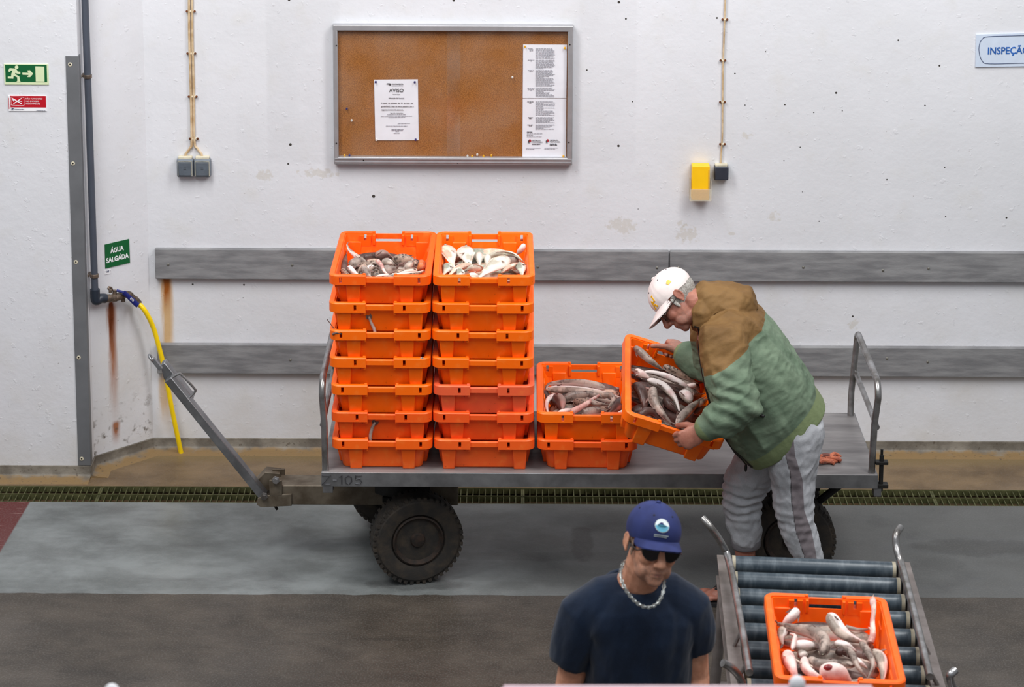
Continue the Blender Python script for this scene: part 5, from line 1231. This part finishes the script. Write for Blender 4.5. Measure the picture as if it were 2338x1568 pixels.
# --- gallery rail right under the camera, just showing along the lower edge
MRAIL = mat('pale_painted_rail', (226, 196, 206), .5, 0, .04)
a, c_ = onY(1150, 1573.5, -6.2), onY(1990, 1573.5, -6.2); b = MB(); b.cyl(a, c_, .0085, seg=16); GR = thing('gallery_rail', 'pale pink painted rail grazing the bottom edge of the photo', 'railing', ((a.x + c_.x) / 2, a.y, a.z)); obj('top_bar', b, MRAIL, GR, world=True)
b = MB()
for p in (a, c_): b.cyl(p, V((p.x, p.y, -.0)), .008, seg=12)
obj('post', b, MRAIL, GR, world=True)
for u, v, r, lb in ((1820, 1561, .016, 'round white knob peeking up in front of the roller trolley crate'), (255, 1580, .016, 'round white knob peeking up at the bottom left edge')):
    p = onY(u, v, -6.2); b = MB(); b.ell(p, (r, r, r * 1.1)); b.cyl(p - Z * r * .8, V((p.x, p.y, 0)), .010, seg=12); tag(obj('post_knob', b, MSW), lb, 'knob')
# ================================================================ THE CATCH
def fish_material(name, back, belly, spot, amt=.5, pink=.25, rough=.36, sscale=55):
    t = NT(name); P = t.coord('Object'); be = t.attr('belly')
    n = t.noise(P, 24, 5); f = t.step(t.math('ADD', be, t.math('MULTIPLY', t.math('SUBTRACT', n, .5), .7)), -.15, .42)
    bk = t.mix(t.math('MULTIPLY', t.step(t.noise(P, sscale, 3, .6), .50, .58), amt), s2l(back), s2l(spot))
    bk = t.mix(t.math('MULTIPLY', t.step(t.noise(P, 16, 4), .46, .62), .7), bk, s2l([min(255, x * 1.45) for x in back]))
    bl = t.mix(t.math('MULTIPLY', t.step(t.noise(P, 15, 5), .46, .68), pink), s2l(belly), s2l((206, 138, 132)))
    bl = t.mix(t.math('MULTIPLY', t.step(t.noise(P, 31, 5), .66, .76), pink * 1.3), bl, s2l((150, 50, 50)))
    c = t.mix(f, bk, bl)
    t.bsdf(c, t.math('MULTIPLY_ADD', n, .25, rough - .1), 0, t.bump(t.noise(P, 120, 4), .25, .003), .4); return t.m
FM_ = {'spot': fish_material('spotted_dogfish_skin', (150, 128, 114), (230, 220, 208), (44, 32, 30), .9, .3, sscale=95),
       'grey': fish_material('grey_dogfish_skin', (138, 124, 116), (232, 222, 214), (72, 58, 54), .65, .35),
       'pale': fish_material('pale_dogfish_skin', (152, 138, 128), (238, 226, 222), (104, 88, 80), .45, .5),
       'dark': fish_material('dark_dogfish_skin', (78, 58, 54), (150, 122, 112), (40, 26, 26), .6, .5),
       'pink': fish_material('pink_skin', (208, 160, 152), (238, 214, 208), (172, 104, 100), .5, .6),
       'bream': fish_material('silver_bream_scales', (186, 178, 162), (222, 216, 206), (136, 124, 110), .35, .15, .25, 30),
       'rosy': fish_material('rosy_bream_scales', (206, 170, 150), (240, 224, 212), (172, 120, 100), .45, .4, .25, 30),
       'olive': fish_material('olive_bream_scales', (150, 152, 138), (226, 228, 218), (104, 104, 96), .4, .1, .25, 30),
       'coral': fish_material('coral_fish_skin', (206, 110, 66), (226, 160, 126), (132, 60, 40), .6, .3, .35, 40)}
MFIN = {k: fish_material('fin_' + k, c1, c2, c3, .7, .3, .4) for k, c1, c2, c3 in (('brown', (104, 80, 74), (140, 112, 104), (62, 44, 42)), ('pale', (200, 176, 160), (220, 200, 188), (160, 128, 116)))}
MEYEB, MEYER = mat('fish_pupil', (14, 14, 18), .08), mat('fish_iris', (176, 168, 150), .2)
MWND = mat('raw_flesh', (158, 44, 48), .3, 0, .3, 60, .3, 120, rgb2=(96, 18, 26))
PROF = {'dog': ([0, .02, .06, .12, .22, .36, .5, .64, .78, .9, 1], [.16, .44, .72, .92, 1, 1, .92, .76, .56, .40, .24]),
        'bream': ([0, .03, .08, .16, .28, .42, .56, .70, .82, .90, 1], [.06, .28, .52, .78, .97, 1, .88, .62, .36, .22, .24]),
        'slim': ([0, .04, .12, .25, .45, .65, .8, .92, 1], [.10, .5, .82, .97, 1, .82, .52, .30, .22]),
        'flare': ([0, .3, .6, .8, .92, 1], [1, .8, .66, .74, 1.0, .7]),
        'tail': ([0, .2, .5, .8, 1], [1, .92, .75, .55, .30])}
def make_fish(name, label, cat, group, pts, r, kind, prof, dorsal, flat, fins=True, eye=True, wound=None):
    """body drawn along a bent spine from snout to tail; dorsal = direction of the back"""
    sp = spline(pts, 7); n = len(sp); L = [0]
    for a, c in zip(sp, sp[1:]): L.append(L[-1] + (c - a).length)
    root = thing(name, label, cat, sp[n // 2], group=group)
    b = MB(); rings, bel = [], []; seg = 16; D = V(dorsal); frames = []
    for i, p in enumerate(sp):
        t_ = (sp[min(i + 1, n - 1)] - sp[max(i - 1, 0)]).normalized(); d = D - t_ * D.dot(t_)
        d = d.normalized() if d.length > .05 else t_.orthogonal().normalized(); l = t_.cross(d)
        rr = r * lerp1(*PROF[prof], L[i] / L[-1]); hgt, wid = rr, rr * flat
        rings.append([p + d * (hgt * math.cos(2 * PI * k / seg)) + l * (wid * math.sin(2 * PI * k / seg)) for k in range(seg)])
        bel += [-math.cos(2 * PI * k / seg) for k in range(seg)]; frames.append((p, t_, d, l, hgt, wid))
        D = d
    b.loft(rings); b.bm.verts.ensure_lookup_table()
    me = bpy.data.meshes.new('body'); bmesh.ops.recalc_face_normals(b.bm, faces=b.bm.faces[:])
    for f in b.bm.faces: f.smooth = True
    b.bm.to_mesh(me); b.bm.free()
    a = me.attributes.new('belly', 'FLOAT', 'POINT'); a.data.foreach_set('value', np.array(bel, dtype=np.float32))
    ctr = root.location
    for v in me.vertices: v.co -= ctr
    link('body', me, FM_[kind], root)
    fm = MFIN['pale'] if kind in ('bream', 'rosy', 'pink') else MFIN['brown']
    def fin(nm, base, tip_dir, along, ln, wd, th=.0022, fork=0):
        e1, e2 = V(along).normalized(), V(tip_dir).normalized(); nn = e1.cross(e2).normalized() * th; b = MB()
        poly = [(-wd * .5, -.004), (wd * .5, -.004), (wd * .62 + ln * .15, ln * .55), (wd * .45 + ln * .35, ln), (wd * .05 + ln * .2, ln * (.82 - fork)), (-wd * .3, ln * .5)]
        A = [V(base) + e1 * x + e2 * y - ctr for x, y in poly]; b.loft([[p - nn * .5 for p in A], [p + nn * .5 for p in A]]); obj(nm, b, fm, root, smooth=20)
    if fins:
        p, t_, d, l, h, w = frames[-1]
        if prof in ('dog', 'tail'):
            fin('tail_fin', p, t_ + d * .4, d, r * .9, r * .5); 
            if prof == 'dog':
                j = int(n * .52); p, t_, d, l, h, w = frames[j]; fin('dorsal_fin', p + d * h * .85, d * .6 + t_, t_, r * .45, r * .6)
                j = int(n * .26); p, t_, d, l, h, w = frames[j]
                for s in (-1, 1): fin('pectoral_fin', p + l * (s * w * .85) - d * h * .35, l * s * .9 + t_ * .9 - d * .3, t_, r * .8, r * .6)
        else:
            for s in (-1, 1): fin('tail_fin', p, t_ + d * s * .75, d * s, r * .75, r * .28)
            j = int(n * .36); p, t_, d, l, h, w = frames[j]
            for s in (-1, 1): fin('pectoral_fin', p + l * (s * w * .93) - d * h * .2, t_ + l * s * .3 - d * .25, d * -1, r * .8, r * .22)
            b = MB(); A, Bq = [], []
            for j in range(int(n * .28), int(n * .86)): p, t_, d, l, h, w = frames[j]; A.append(p + d * h * .9 - ctr); Bq.append(p + d * (h + r * .14) + t_ * r * .08 - ctr)
            th = frames[n // 2][3] * .0012
            if len(A) > 2: b.loft([[q - th for q in A] + [q - th for q in reversed(Bq)], [q + th for q in A] + [q + th for q in reversed(Bq)]]); obj('dorsal_fin', b, fm, root, smooth=20)
    if eye and prof not in ('tail', 'flare'):
        j = max(1, int(n * (.13 if prof != 'dog' else .075))); p, t_, d, l, h, w = frames[j]; er = r * (.16 if prof != 'dog' else .11)
        for s in (-1, 1):
            q = p + l * (s * w * .82) + d * h * .42 - ctr; b = MB(); b.ell(q, (er,) * 3, None, 10, 8); e_ = obj('eye', b, MEYER, root); b = MB(); b.ell(q + l * s * er * .55, (er * .66,) * 3, None, 8, 6); obj('pupil', b, MEYEB, e_)
    if wound:
        j = int(n * wound); p, t_, d, l, h, w = frames[j]; up = V((0, -.45, .9)); up = (up - t_ * up.dot(t_)).normalized(); b = MB()
        b.ell(p + up * (h * .72) - ctr, (r * .55, r * .36, r * .32), Matrix((t_, t_.cross(up), up)).transposed(), 14, 10); obj('gash', b, MWND, root)
    return root
def catch(M, org, sc, group, where, name, specs, h0, vx, mpp=590.):
    """specs: (pixels with heights, half width px, skin, form, roll deg, flatness, words)"""
    Mi = M.inverted(); n0 = M.to_3x3() @ Z; R3 = M.to_3x3()
    for s in specs:
        px, r, kind, prof, roll, flat, words = s[:7]; opt = s[7] if len(s) > 7 else {}
        pts = []
        for q in px:
            h = h0 + (q[2] if len(q) > 2 else 0); p = onpl(org[0] + q[0] / sc, org[1] + q[1] / sc, M @ V((0, 0, h)), n0)
            l = Mi @ p; l.x = max(-.163, min(.163, l.x)); l.y = max(-.262, min(.262, l.y)); pts.append(M @ l)
        tg = (pts[-1] - pts[0]).normalized(); up = n0 - tg * n0.dot(tg); up.normalize(); sd = tg.cross(up)
        a = math.radians(roll); D = up * math.cos(a) + sd * math.sin(a)
        nm = {'bream': 'sea_bream', 'slim': 'whole_fish'}.get(prof, name)
        make_fish(nm, words + ' ' + where if where else words, 'fish', group, pts, r * 1.12 / sc / mpp, kind, prof, D, flat, **opt)
NOF = {'fins': False, 'eye': False}
ML_, MR_, MT_ = TOPS['left'], TOPS['right'], TOPS['low stack beside the tilted crate']
def mxy(o): return Matrix.Translation(o.location) @ o.rotation_euler.to_matrix().to_4x4()
# ---- left stack, top crate: spotted dogfish (measured in a 4.127x enlargement from 720,500)
O5, S5 = (720, 500), 4.127
catch(mxy(ML_), O5, S5, 'fish in the left top crate', 'in the left top crate', 'dogfish', [
    ([(480, 415, .0), (380, 345, .015), (320, 290, .03), (275, 240, .045)], 24, 'pale', 'dog', 60, .8, 'ragged pale tail rising at the back left corner'),
    ([(265, 535), (262, 450, .01), (290, 340, .015)], 42, 'dark', 'dog', 20, .9, 'dark purplish dogfish pressed against the left wall'),
    ([(330, 440, .005), (400, 400, .01), (470, 410)], 46, 'grey', 'dog', 0, .9, 'smooth grey dogfish body below the ragged tail'),
    ([(600, 395, .02), (520, 410, .02), (430, 470, .015), (390, 540)], 30, 'spot', 'dog', 30, .9, 'boldly spotted dogfish bent across the left half'),
    ([(455, 375), (520, 352, .008), (580, 365)], 30, 'dark', 'dog', 10, .8, 'dark dogfish along the back left of the heap'),
    ([(570, 360, .02), (640, 330, .03), (720, 365, .01)], 42, 'dark', 'dog', 160, .8, 'dark red gutted dogfish at the back middle'),
    ([(590, 400, .035), (625, 440, .04), (648, 490, .035), (690, 530, .02)], 24, 'pink', 'tail', 0, .9, 'curled pink tail in the middle', NOF),
    ([(735, 400, .015), (820, 375, .03), (900, 385, .025), (950, 430, .01)], 48, 'spot', 'dog', 20, .9, 'thick grey-brown dogfish at the back right'),
    ([(780, 365, .02), (830, 352, .022), (880, 362, .02)], 22, 'pale', 'slim', 180, .9, 'white belly showing behind the thick dogfish', NOF),
    ([(850, 470, .02), (890, 430, .03), (915, 400, .03)], 40, 'pale', 'dog', 40, .8, 'short pale grey dogfish lying over the thick one'),
    ([(1010, 415, .02), (1000, 440, .02), (960, 475, .005)], 46, 'coral', 'slim', 30, .8, 'orange-red fish head at the right wall'),
    ([(560, 552, .005), (700, 548, .015), (850, 530, .02), (980, 505, .02), (1052, 488, .02)], 34, 'spot', 'dog', 120, .8, 'long pinkish spotted dogfish along the front wall'),
    ([(960, 480, .015), (880, 485, .02), (790, 505, .015)], 26, 'spot', 'dog', 60, .8, 'brown dogfish with a white edge above the long front one'),
    ([(310, 455, .03), (360, 500, .03), (430, 555, .015)], 30, 'pale', 'dog', 165, .8, 'bright white-bellied dogfish in the front left'),
    ([(250, 480, .02), (300, 520, .02), (345, 556, .01)], 26, 'spot', 'dog', 10, .9, 'small spotted dogfish in the front left corner'),
    ([(460, 470, .02), (500, 530, .025), (530, 556, .015)], 52, 'grey', 'dog', 30, .7, 'grey dogfish with a flat head beside the pink tail'),
    ([(650, 395, .02), (700, 410, .025), (745, 425, .015)], 40, 'pale', 'dog', 90, .8, 'pale grey dogfish behind the pink tail'),
    ([(600, 500, .01), (690, 480, .02), (760, 470, .015)], 50, 'grey', 'dog', 10, .8, 'dark grey dogfish in front of the pink tail'),
    ([(480, 480, .02), (530, 455, .02), (585, 460, .01)], 26, 'pale', 'dog', 150, .8, 'whitish dogfish belly left of the pink tail'),
    ], .072, 0)
# ---- right stack, top crate: sea bream
catch(mxy(MR_), O5, S5, 'fish in the right top crate', 'in the right top crate', 'sea_bream', [
    ([(1238, 250, .03), (1262, 320, .035), (1290, 400, .02), (1300, 460, .005)], 74, 'rosy', 'bream', 80, .45, 'pinkish bream standing head up at the left wall'),
    ([(1395, 262, .03), (1420, 340, .035), (1440, 420, .02), (1460, 470)], 78, 'bream', 'bream', -80, .45, 'cream bream standing head up with a dark mouth'),
    ([(1540, 335, .02), (1545, 385, .025), (1548, 450, .01)], 42, 'bream', 'slim', 170, .8, 'small cream fish end at the back middle', {'fins': False}),
    ([(1625, 350, .02), (1620, 400, .02), (1615, 450, .005)], 42, 'bream', 'slim', 160, .8, 'small whitish fish end right of the cream one', {'fins': False}),
    ([(1600, 385, .02), (1680, 335, .035), (1800, 322, .04), (1890, 345, .035), (1955, 395, .025)], 34, 'bream', 'slim', 60, .7, 'long slim white fish arched along the back'),
    ([(1985, 232, .07), (1945, 280, .05), (1895, 335, .02)], 34, 'pink', 'slim', 90, .8, 'pointed pink fish sticking up at the right wall', {'fins': False}),
    ([(1812, 352, .045), (1740, 410, .05), (1650, 470, .045), (1540, 550, .03)], 74, 'bream', 'bream', 75, .4, 'large silver bream slanting across the middle'),
    ([(1450, 430, .02), (1380, 450, .03), (1300, 490, .03), (1250, 540, .01)], 66, 'rosy', 'bream', -70, .45, 'reddish bream lying in the front left'),
    ([(1270, 430, .01), (1240, 470, .015), (1195, 530)], 48, 'olive', 'bream', 60, .5, 'greenish grey bream in the front left corner'),
    ([(1425, 480, .035), (1490, 465, .04), (1570, 478, .03), (1600, 500, .02)], 46, 'bream', 'bream', 30, .55, 'bluish silver bream with a dark eye in the front middle'),
    ([(1440, 535, .03), (1490, 533, .03), (1550, 545, .02)], 28, 'bream', 'slim', 170, .8, 'white fish belly at the front rim', NOF),
    ([(1385, 480, .035), (1355, 515, .035), (1320, 555, .02)], 40, 'olive', 'bream', 60, .5, 'small silver bream below the reddish one'),
    ([(1755, 505, .03), (1810, 465, .035), (1880, 430, .025), (1920, 415, .01)], 46, 'rosy', 'bream', 60, .5, 'grey-pink bream right of the large silver one'),
    ([(1935, 412, .02), (1940, 470, .03), (1950, 545, .02)], 54, 'olive', 'bream', 80, .45, 'silvery green bream down the right wall'),
    ([(1790, 385, .015), (1850, 382, .02), (1930, 410, .005)], 34, 'grey', 'slim', 20, .7, 'dark grey fish under the long slim white one'),
    ([(1740, 540, .01), (1810, 532, .015), (1890, 540, .005)], 26, 'dark', 'slim', 20, .7, 'brownish dark fish at the front rim on the right', NOF),
    ], .072, 0)
# ---- low stack
O7, S7 = (1200, 600), 3.136
catch(mxy(MT_), O7, S7, 'fish in the low stack crate', 'in the low stack crate', 'dogfish', [
    ([(575, 900, .03), (480, 875, .035), (330, 858, .03), (180, 865, .02), (130, 900, 0)], 30, 'grey', 'dog', 15, .8, 'brown speckled dogfish along the back, rearmost of the heap'),
    ([(140, 905, .03), (230, 905, .03), (380, 912, .035), (540, 930, .03), (700, 975, .01)], 30, 'pale', 'dog', 110, .8, 'long mauve dogfish lying across in front of the rearmost one'),
    ([(260, 985, .02), (340, 955, .03), (460, 945, .03), (570, 965, .02)], 36, 'grey', 'dog', 20, .8, 'dark grey dogfish in the middle of the heap'),
    ([(205, 965, .02), (250, 1000, .025), (260, 1060, .01)], 48, 'dark', 'dog', 120, .8, 'dark red torn dogfish at the left'),
    ([(335, 1065, .04), (420, 1020, .045), (470, 985, .04), (530, 945, .03)], 22, 'pink', 'tail', 0, .9, 'pale tail bending up over the middle of the heap', NOF),
    ([(540, 945, .04), (610, 950, .04), (630, 990, .035), (590, 1040, .02)], 26, 'pale', 'dog', 60, .8, 'dogfish curled round at the right'),
    ([(205, 955, .03), (165, 975, .03), (150, 1020, .02), (160, 1075, .0)], 22, 'pale', 'tail', 180, .9, 'white tail looping down the left wall', NOF),
    ([(400, 1085, .02), (480, 1065, .03), (580, 1065, .02)], 34, 'grey', 'dog', 10, .8, 'dark grey dogfish at the front rim'),
    ([(700, 990, .02), (660, 1020, .03), (600, 1080, .015)], 42, 'dark', 'dog', 30, .8, 'dark brown dogfish in the front right corner'),
    ([(225, 1085, .03), (275, 1068, .035), (345, 1050, .02)], 22, 'pink', 'dog', 170, .8, 'pinkish white snout at the front left', {'fins': False}),
    ([(655, 1085, .02), (690, 1075, .02), (710, 1060, .01)], 20, 'pale', 'slim', 170, .8, 'small white belly in the front right corner', NOF),
    ([(340, 1005, .02), (440, 1000, .03), (550, 1015, .02)], 34, 'spot', 'dog', 20, .8, 'brown dogfish under the bending tail'),
    ([(430, 975, .035), (500, 1005, .035), (600, 1020, .02)], 24, 'pale', 'dog', 50, .8, 'mauve dogfish crossing below the curled one'),
    ([(140, 935, .0), (150, 960, .01), (210, 990, .0)], 36, 'dark', 'dog', 40, .8, 'dark brown dogfish at the left wall behind the white loop'),
    ], .070, 0)
# ---- tilted crate
O8, S8 = (1420, 740), 4.61
catch(HM, O8, S8, 'fish in the tilted crate', 'in the tilted crate', 'dogfish', [
    ([(130, 225, .03), (200, 300, .035), (300, 385, .03), (430, 480, .01)], 46, 'grey', 'dog', 25, .8, 'grey dogfish with its snout in the back left corner'),
    ([(430, 440, .02), (540, 490, .025), (650, 545, .02), (800, 620, .01)], 40, 'spot', 'dog', 10, .8, 'speckled dogfish along the back wall'),
    ([(700, 665, .045), (600, 610, .05), (460, 545, .05), (280, 505, .04), (140, 540, .02)], 34, 'pale', 'dog', 165, .8, 'long white-bellied dogfish stretched across the upper half'),
    ([(265, 585, .055), (350, 615, .055), (440, 655, .055), (520, 730, .05), (570, 810, .04), (605, 920, .02)], 42, 'pale', 'dog', 175, .8, 'white bloodstained dogfish curving down the middle'),
    ([(330, 680, .045), (325, 770, .05), (370, 870, .045), (440, 960, .035), (520, 1050, .02)], 58, 'grey', 'dog', 15, .8, 'mottled grey dogfish curving to the front rim'),
    ([(150, 640, .02), (215, 720, .03), (240, 850, .015), (230, 900, 0)], 74, 'dark', 'dog', 60, .7, 'dark reddish dogfish heaped at the left wall'),
    ([(720, 805, .055), (690, 760, .05), (640, 735, .03), (600, 720, .01)], 58, 'pale', 'dog', 170, .8, 'blunt white dogfish head facing out on the right'),
    ([(580, 1060, .03), (640, 970, .045), (740, 870, .045), (850, 780, .03)], 54, 'grey', 'dog', 30, .8, 'mottled pale dogfish slanting up from the front rim'),
    ([(455, 800, .02), (500, 850, .03), (580, 930, .015)], 50, 'dark', 'dog', 30, .8, 'dark brown dogfish between the two curved ones'),
    ([(170, 980, .01), (250, 920, .025), (330, 930, .025), (390, 1000, .01)], 50, 'dark', 'dog', 10, .8, 'smooth dark dogfish in the front left corner'),
    ([(770, 635, .045), (720, 650, .04), (660, 640, .03)], 34, 'pink', 'dog', 120, .8, 'pinkish dogfish head at the right end of the white one', {'fins': False}),
    ([(640, 650, .03), (720, 710, .035), (830, 740, .02)], 36, 'grey', 'dog', 30, .8, 'grey-brown dogfish behind the blunt white head'),
    ([(770, 880, .03), (830, 830, .035), (900, 790, .02)], 38, 'spot', 'dog', 30, .8, 'brown dogfish half under the sleeve'),
    ([(130, 500, .02), (200, 520, .03), (290, 570, .03)], 40, 'pink', 'dog', 160, .8, 'blood-red smeared dogfish at the left wall'),
    ([(420, 660, .02), (520, 680, .03), (640, 720, .02)], 40, 'dark', 'dog', 10, .8, 'dark dogfish below the long white belly'),
    ([(760, 940, .02), (820, 900, .02), (880, 870, .01)], 36, 'dark', 'dog', 10, .8, 'dark dogfish beside the cuff'),
    ], .066, 0)
# ---- crate on the roller trolley
O9, S9 = (1720, 1340), 6.319
catch(FM, O9, S9, 'fish in the roller trolley crate', 'in the roller trolley crate', 'dogfish', [
    ([(640, 312, .085), (580, 400, .07), (490, 490, .05), (400, 600, .02)], 83, 'pale', 'dog', 120, .8, 'pale dogfish with its snout raised at the back left'),
    ([(960, 990, .06), (1030, 880, .075), (1000, 750, .08), (850, 650, .075), (600, 600, .06), (330, 530, .05)], 104, 'grey', 'dog', 20, .8, 'large grey-brown dogfish curled across the left half'),
    ([(560, 870, .055), (680, 850, .06), (800, 850, .06), (930, 880, .04)], 78, 'pale', 'dog', 175, .8, 'white-bellied dogfish under the large curled one', {'fins': False}),
    ([(560, 900, .07), (590, 800, .075), (600, 710, .07), (530, 670, .06)], 45, 'pink', 'dog', 175, .8, 'white snout curling up at the left', {'fins': False}),
    ([(1080, 378, .10), (1150, 480, .085), (1240, 610, .07), (1380, 720, .06), (1560, 790, .04)], 94, 'pale', 'dog', 130, .8, 'dogfish pointing its white snout up in the middle'),
    ([(1690, 800, .03), (1725, 680, .05), (1720, 500, .075), (1738, 330, .10), (1718, 160, .125)], 54, 'pink', 'flare', 30, .8, 'pink tail standing upright at the right back corner'),
    ([(1340, 580, .04), (1500, 615, .04), (1670, 610, .03)], 35, 'pale', 'tail', 10, .8, 'thin pale tail reaching the right wall', NOF),
    ([(1170, 820, .06), (1330, 850, .065), (1480, 930, .04)], 61, 'pale', 'dog', 175, .8, 'white dogfish belly in the middle', {'fins': False}),
    ([(1310, 860, .075), (1420, 960, .08), (1510, 1150, .075), (1640, 1310, .05)], 57, 'grey', 'dog', 30, .8, 'slim grey dogfish running to the front right'),
    ([(1550, 800, .065), (1650, 930, .075), (1730, 1120, .07), (1650, 1330, .04)], 61, 'grey', 'dog', 20, .8, 'grey dogfish bent along the right side'),
    ([(1710, 950, .05), (1820, 1000, .06), (1870, 1180, .05), (1860, 1350, .03)], 87, 'pale', 'dog', 70, .8, 'pale dogfish along the right wall'),
    ([(470, 970, .05), (530, 1090, .06), (590, 1230, .055), (620, 1350, .03)], 99, 'pink', 'dog', 160, .8, 'pink and white dogfish in the front left corner'),
    ([(730, 1040, .055), (760, 1170, .065), (900, 1280, .06), (1090, 1370, .04)], 73, 'pink', 'dog', 165, .8, 'pinkish white dogfish bent along the front'),
    ([(800, 1050, .05), (960, 1120, .06), (1180, 1110, .065), (1420, 1150, .05)], 76, 'grey', 'dog', 15, .8, 'brown dogfish arched above the gashed one'),
    ([(960, 1270, .06), (1080, 1225, .07), (1230, 1240, .07), (1400, 1350, .04)], 123, 'pink', 'slim', 175, .75, 'large pinkish dogfish with an open red gash at the front', {'fins': False, 'eye': False, 'wound': .38}),
    ([(1470, 1040, .065), (1540, 1090, .07), (1640, 1170, .05)], 40, 'pale', 'dog', 175, .8, 'narrow white belly between the grey ones at the right', NOF),
    ([(440, 610, .04), (400, 700, .05), (420, 830, .03)], 68, 'pale', 'dog', 60, .8, 'whitish grey dogfish at the left wall'),
    ([(1180, 950, .05), (1300, 930, .055), (1420, 1030, .04)], 61, 'dark', 'dog', 60, .8, 'dark red dogfish in the centre gap'),
    ([(660, 1000, .04), (700, 960, .05), (780, 970, .03)], 59, 'grey', 'dog', 10, .8, 'grey-brown dogfish below the white belly at the left'),
    ], .040, 0, 720.)
# ---- bottom layers that show between the others
rnd = random.Random(11)
for M, w, skins, zb in ((mxy(ML_), 'left top crate', ('spot', 'grey', 'dark'), .045), (mxy(MR_), 'right top crate', ('olive', 'rosy', 'bream'), .045), (mxy(MT_), 'low stack crate', ('grey', 'dark', 'spot'), .045), (HM, 'tilted crate', ('dark', 'grey', 'dark'), .040), (FM, 'roller trolley crate', ('grey', 'pale', 'dark'), .038)):
    for i in range(9):
        y0 = -.215 + (.43 if 'top' not in w else .36) * i / 8 + rnd.uniform(-.015, .015); s = rnd.choice((-1, 1)); k = rnd.uniform(-.03, .03)
        pts = [M @ V((s * -.145, y0 - k, zb)), M @ V((s * -.05, y0 + k, zb + .006)), M @ V((s * .05, y0 + k * .5, zb + .006)), M @ V((s * .145, y0 - k, zb))]
        Mi_ = M.inverted(); lim = .205; pts = [M @ V((l.x, max(-lim, min(lim, l.y)), l.z)) for l in (Mi_ @ q for q in pts)]
        a = rnd.uniform(-.6, .6); up = M.to_3x3() @ V((math.sin(a) * .2, math.sin(a), math.cos(a)))
        pf = 'bream' if w.startswith('right') else 'dog'
        make_fish('sea_bream' if pf == 'bream' else 'dogfish', 'fish of the bottom layer half hidden under the heap in the ' + w, 'fish', 'bottom layer fish in the ' + w, pts, .031 if pf == 'dog' else .036, skins[i % 3], pf, up, .95 if pf == 'dog' else .8, fins=False, eye=False)
# ---- scraps hanging out between the stacked crates
YSC = -1.458
def scrap(px, rs, kind, label, flare=True, y=YSC, name='fish_tail'):
    pts = spline([onY(u, v, y) for u, v in px], 5); rr = np.interp(np.linspace(0, 1, len(pts)), np.linspace(0, 1, len(rs)), rs) / 590 * 1.35
    root = thing(name, label, 'fish tail', pts[-1], group='fish scraps caught between the crates'); b = MB(); b.tube(pts, list(map(float, rr)), 10, flat=.6); bd = b
    me_o = obj('stem', bd, FM_[kind], root, smooth=60, world=True)
    if flare:
        t_ = (pts[0] - pts[1]).normalized(); s_ = t_.cross(Y); b = MB(); w = float(rr[0])
        for sg in (-1, 1):
            A = [pts[0] - t_ * .016 + s_ * (sg * w * .4), pts[0] - t_ * .004 + s_ * (sg * w * 1.7), pts[0] + t_ * .008 + s_ * (sg * w * 1.4), pts[0] + t_ * .003]
            b.loft([[p - Y * .001 for p in A], [p + Y * .001 for p in A]])
            b_ = b
        obj('fin', b, MFIN['brown'], root, smooth=20, world=True)
scrap([(842, 722), (848, 738), (854, 750), (857, 764)], [3.2, 4.2, 4.6, 4.6], 'pale', 'pale spotted tail poking up in front of the left stack below its second crate')
scrap([(857, 963), (850, 976), (846, 992), (846, 1010)], [3.5, 5.0, 5.0, 4.0], 'pale', 'pale brown tail hanging over the lowest crate of the left stack')
scrap([(747, 729), (756, 741), (765, 753)], [1.0, 1.2, 1.6], 'dark', 'thin dark spine sticking out at the upper left of the left stack', False, -1.46)
scrap([(759, 763), (769, 759), (783, 763)], [3.0, 4.0, 2.5], 'dark', 'dark red scrap on the left corner of the left stack', False, -1.478)
scrap([(957, 822), (963, 817), (970, 821)], [2.0, 3.0, 1.5], 'spot', 'small speckled scrap on the right rim of the left stack', False, -1.478)
scrap([(841, 948), (858, 950), (876, 947), (886, 953)], [2.0, 2.4, 2.6, 1.6], 'dark', 'dark strip of skin across a lower rim of the left stack', False, -1.47)
# orange clump on the deck
CL = thing('offal_clump', 'orange-pink clump of fish offal lying on the deck behind the stooping man', 'scrap', onZ(1885, 1052, DECK)); mclump = mat('orange_offal', (204, 118, 84), .4, 0, .2, 40, .4, 150, rgb2=(150, 74, 54)); mcl2 = mat('brown_offal', (120, 66, 56), .45, 0, .2, 40)
rnd = random.Random(3)
for i in range(14):
    u0, v0 = rnd.uniform(1858, 1896), rnd.uniform(1040, 1056); p = onZ(u0, v0, DECK + rnd.uniform(.006, .016)); a = rnd.uniform(-.5, .5)
    q = p + V((.03 * math.cos(a), .03 * math.sin(a), 0)); b = MB(); b.tube(spline([p - (q - p) * .6, p + Z * .006, q, q + V((.012, .01 * rnd.choice((-1, 1)), -.004))], 4), [.004] + [.0075] * 11 + [.003], 8); obj('strand', b, mclump if i % 4 else mcl2, CL, world=True)
b = MB(); b.tube(spline([onZ(1895, 1046, DECK + .012), onZ(1905, 1036, DECK + .02), onZ(1921, 1042, DECK + .008)], 5), [.010, .011, .011, .010, .010, .009, .008, .007, .006, .004, .003], 8); obj('strand', b, mclump, CL, world=True)
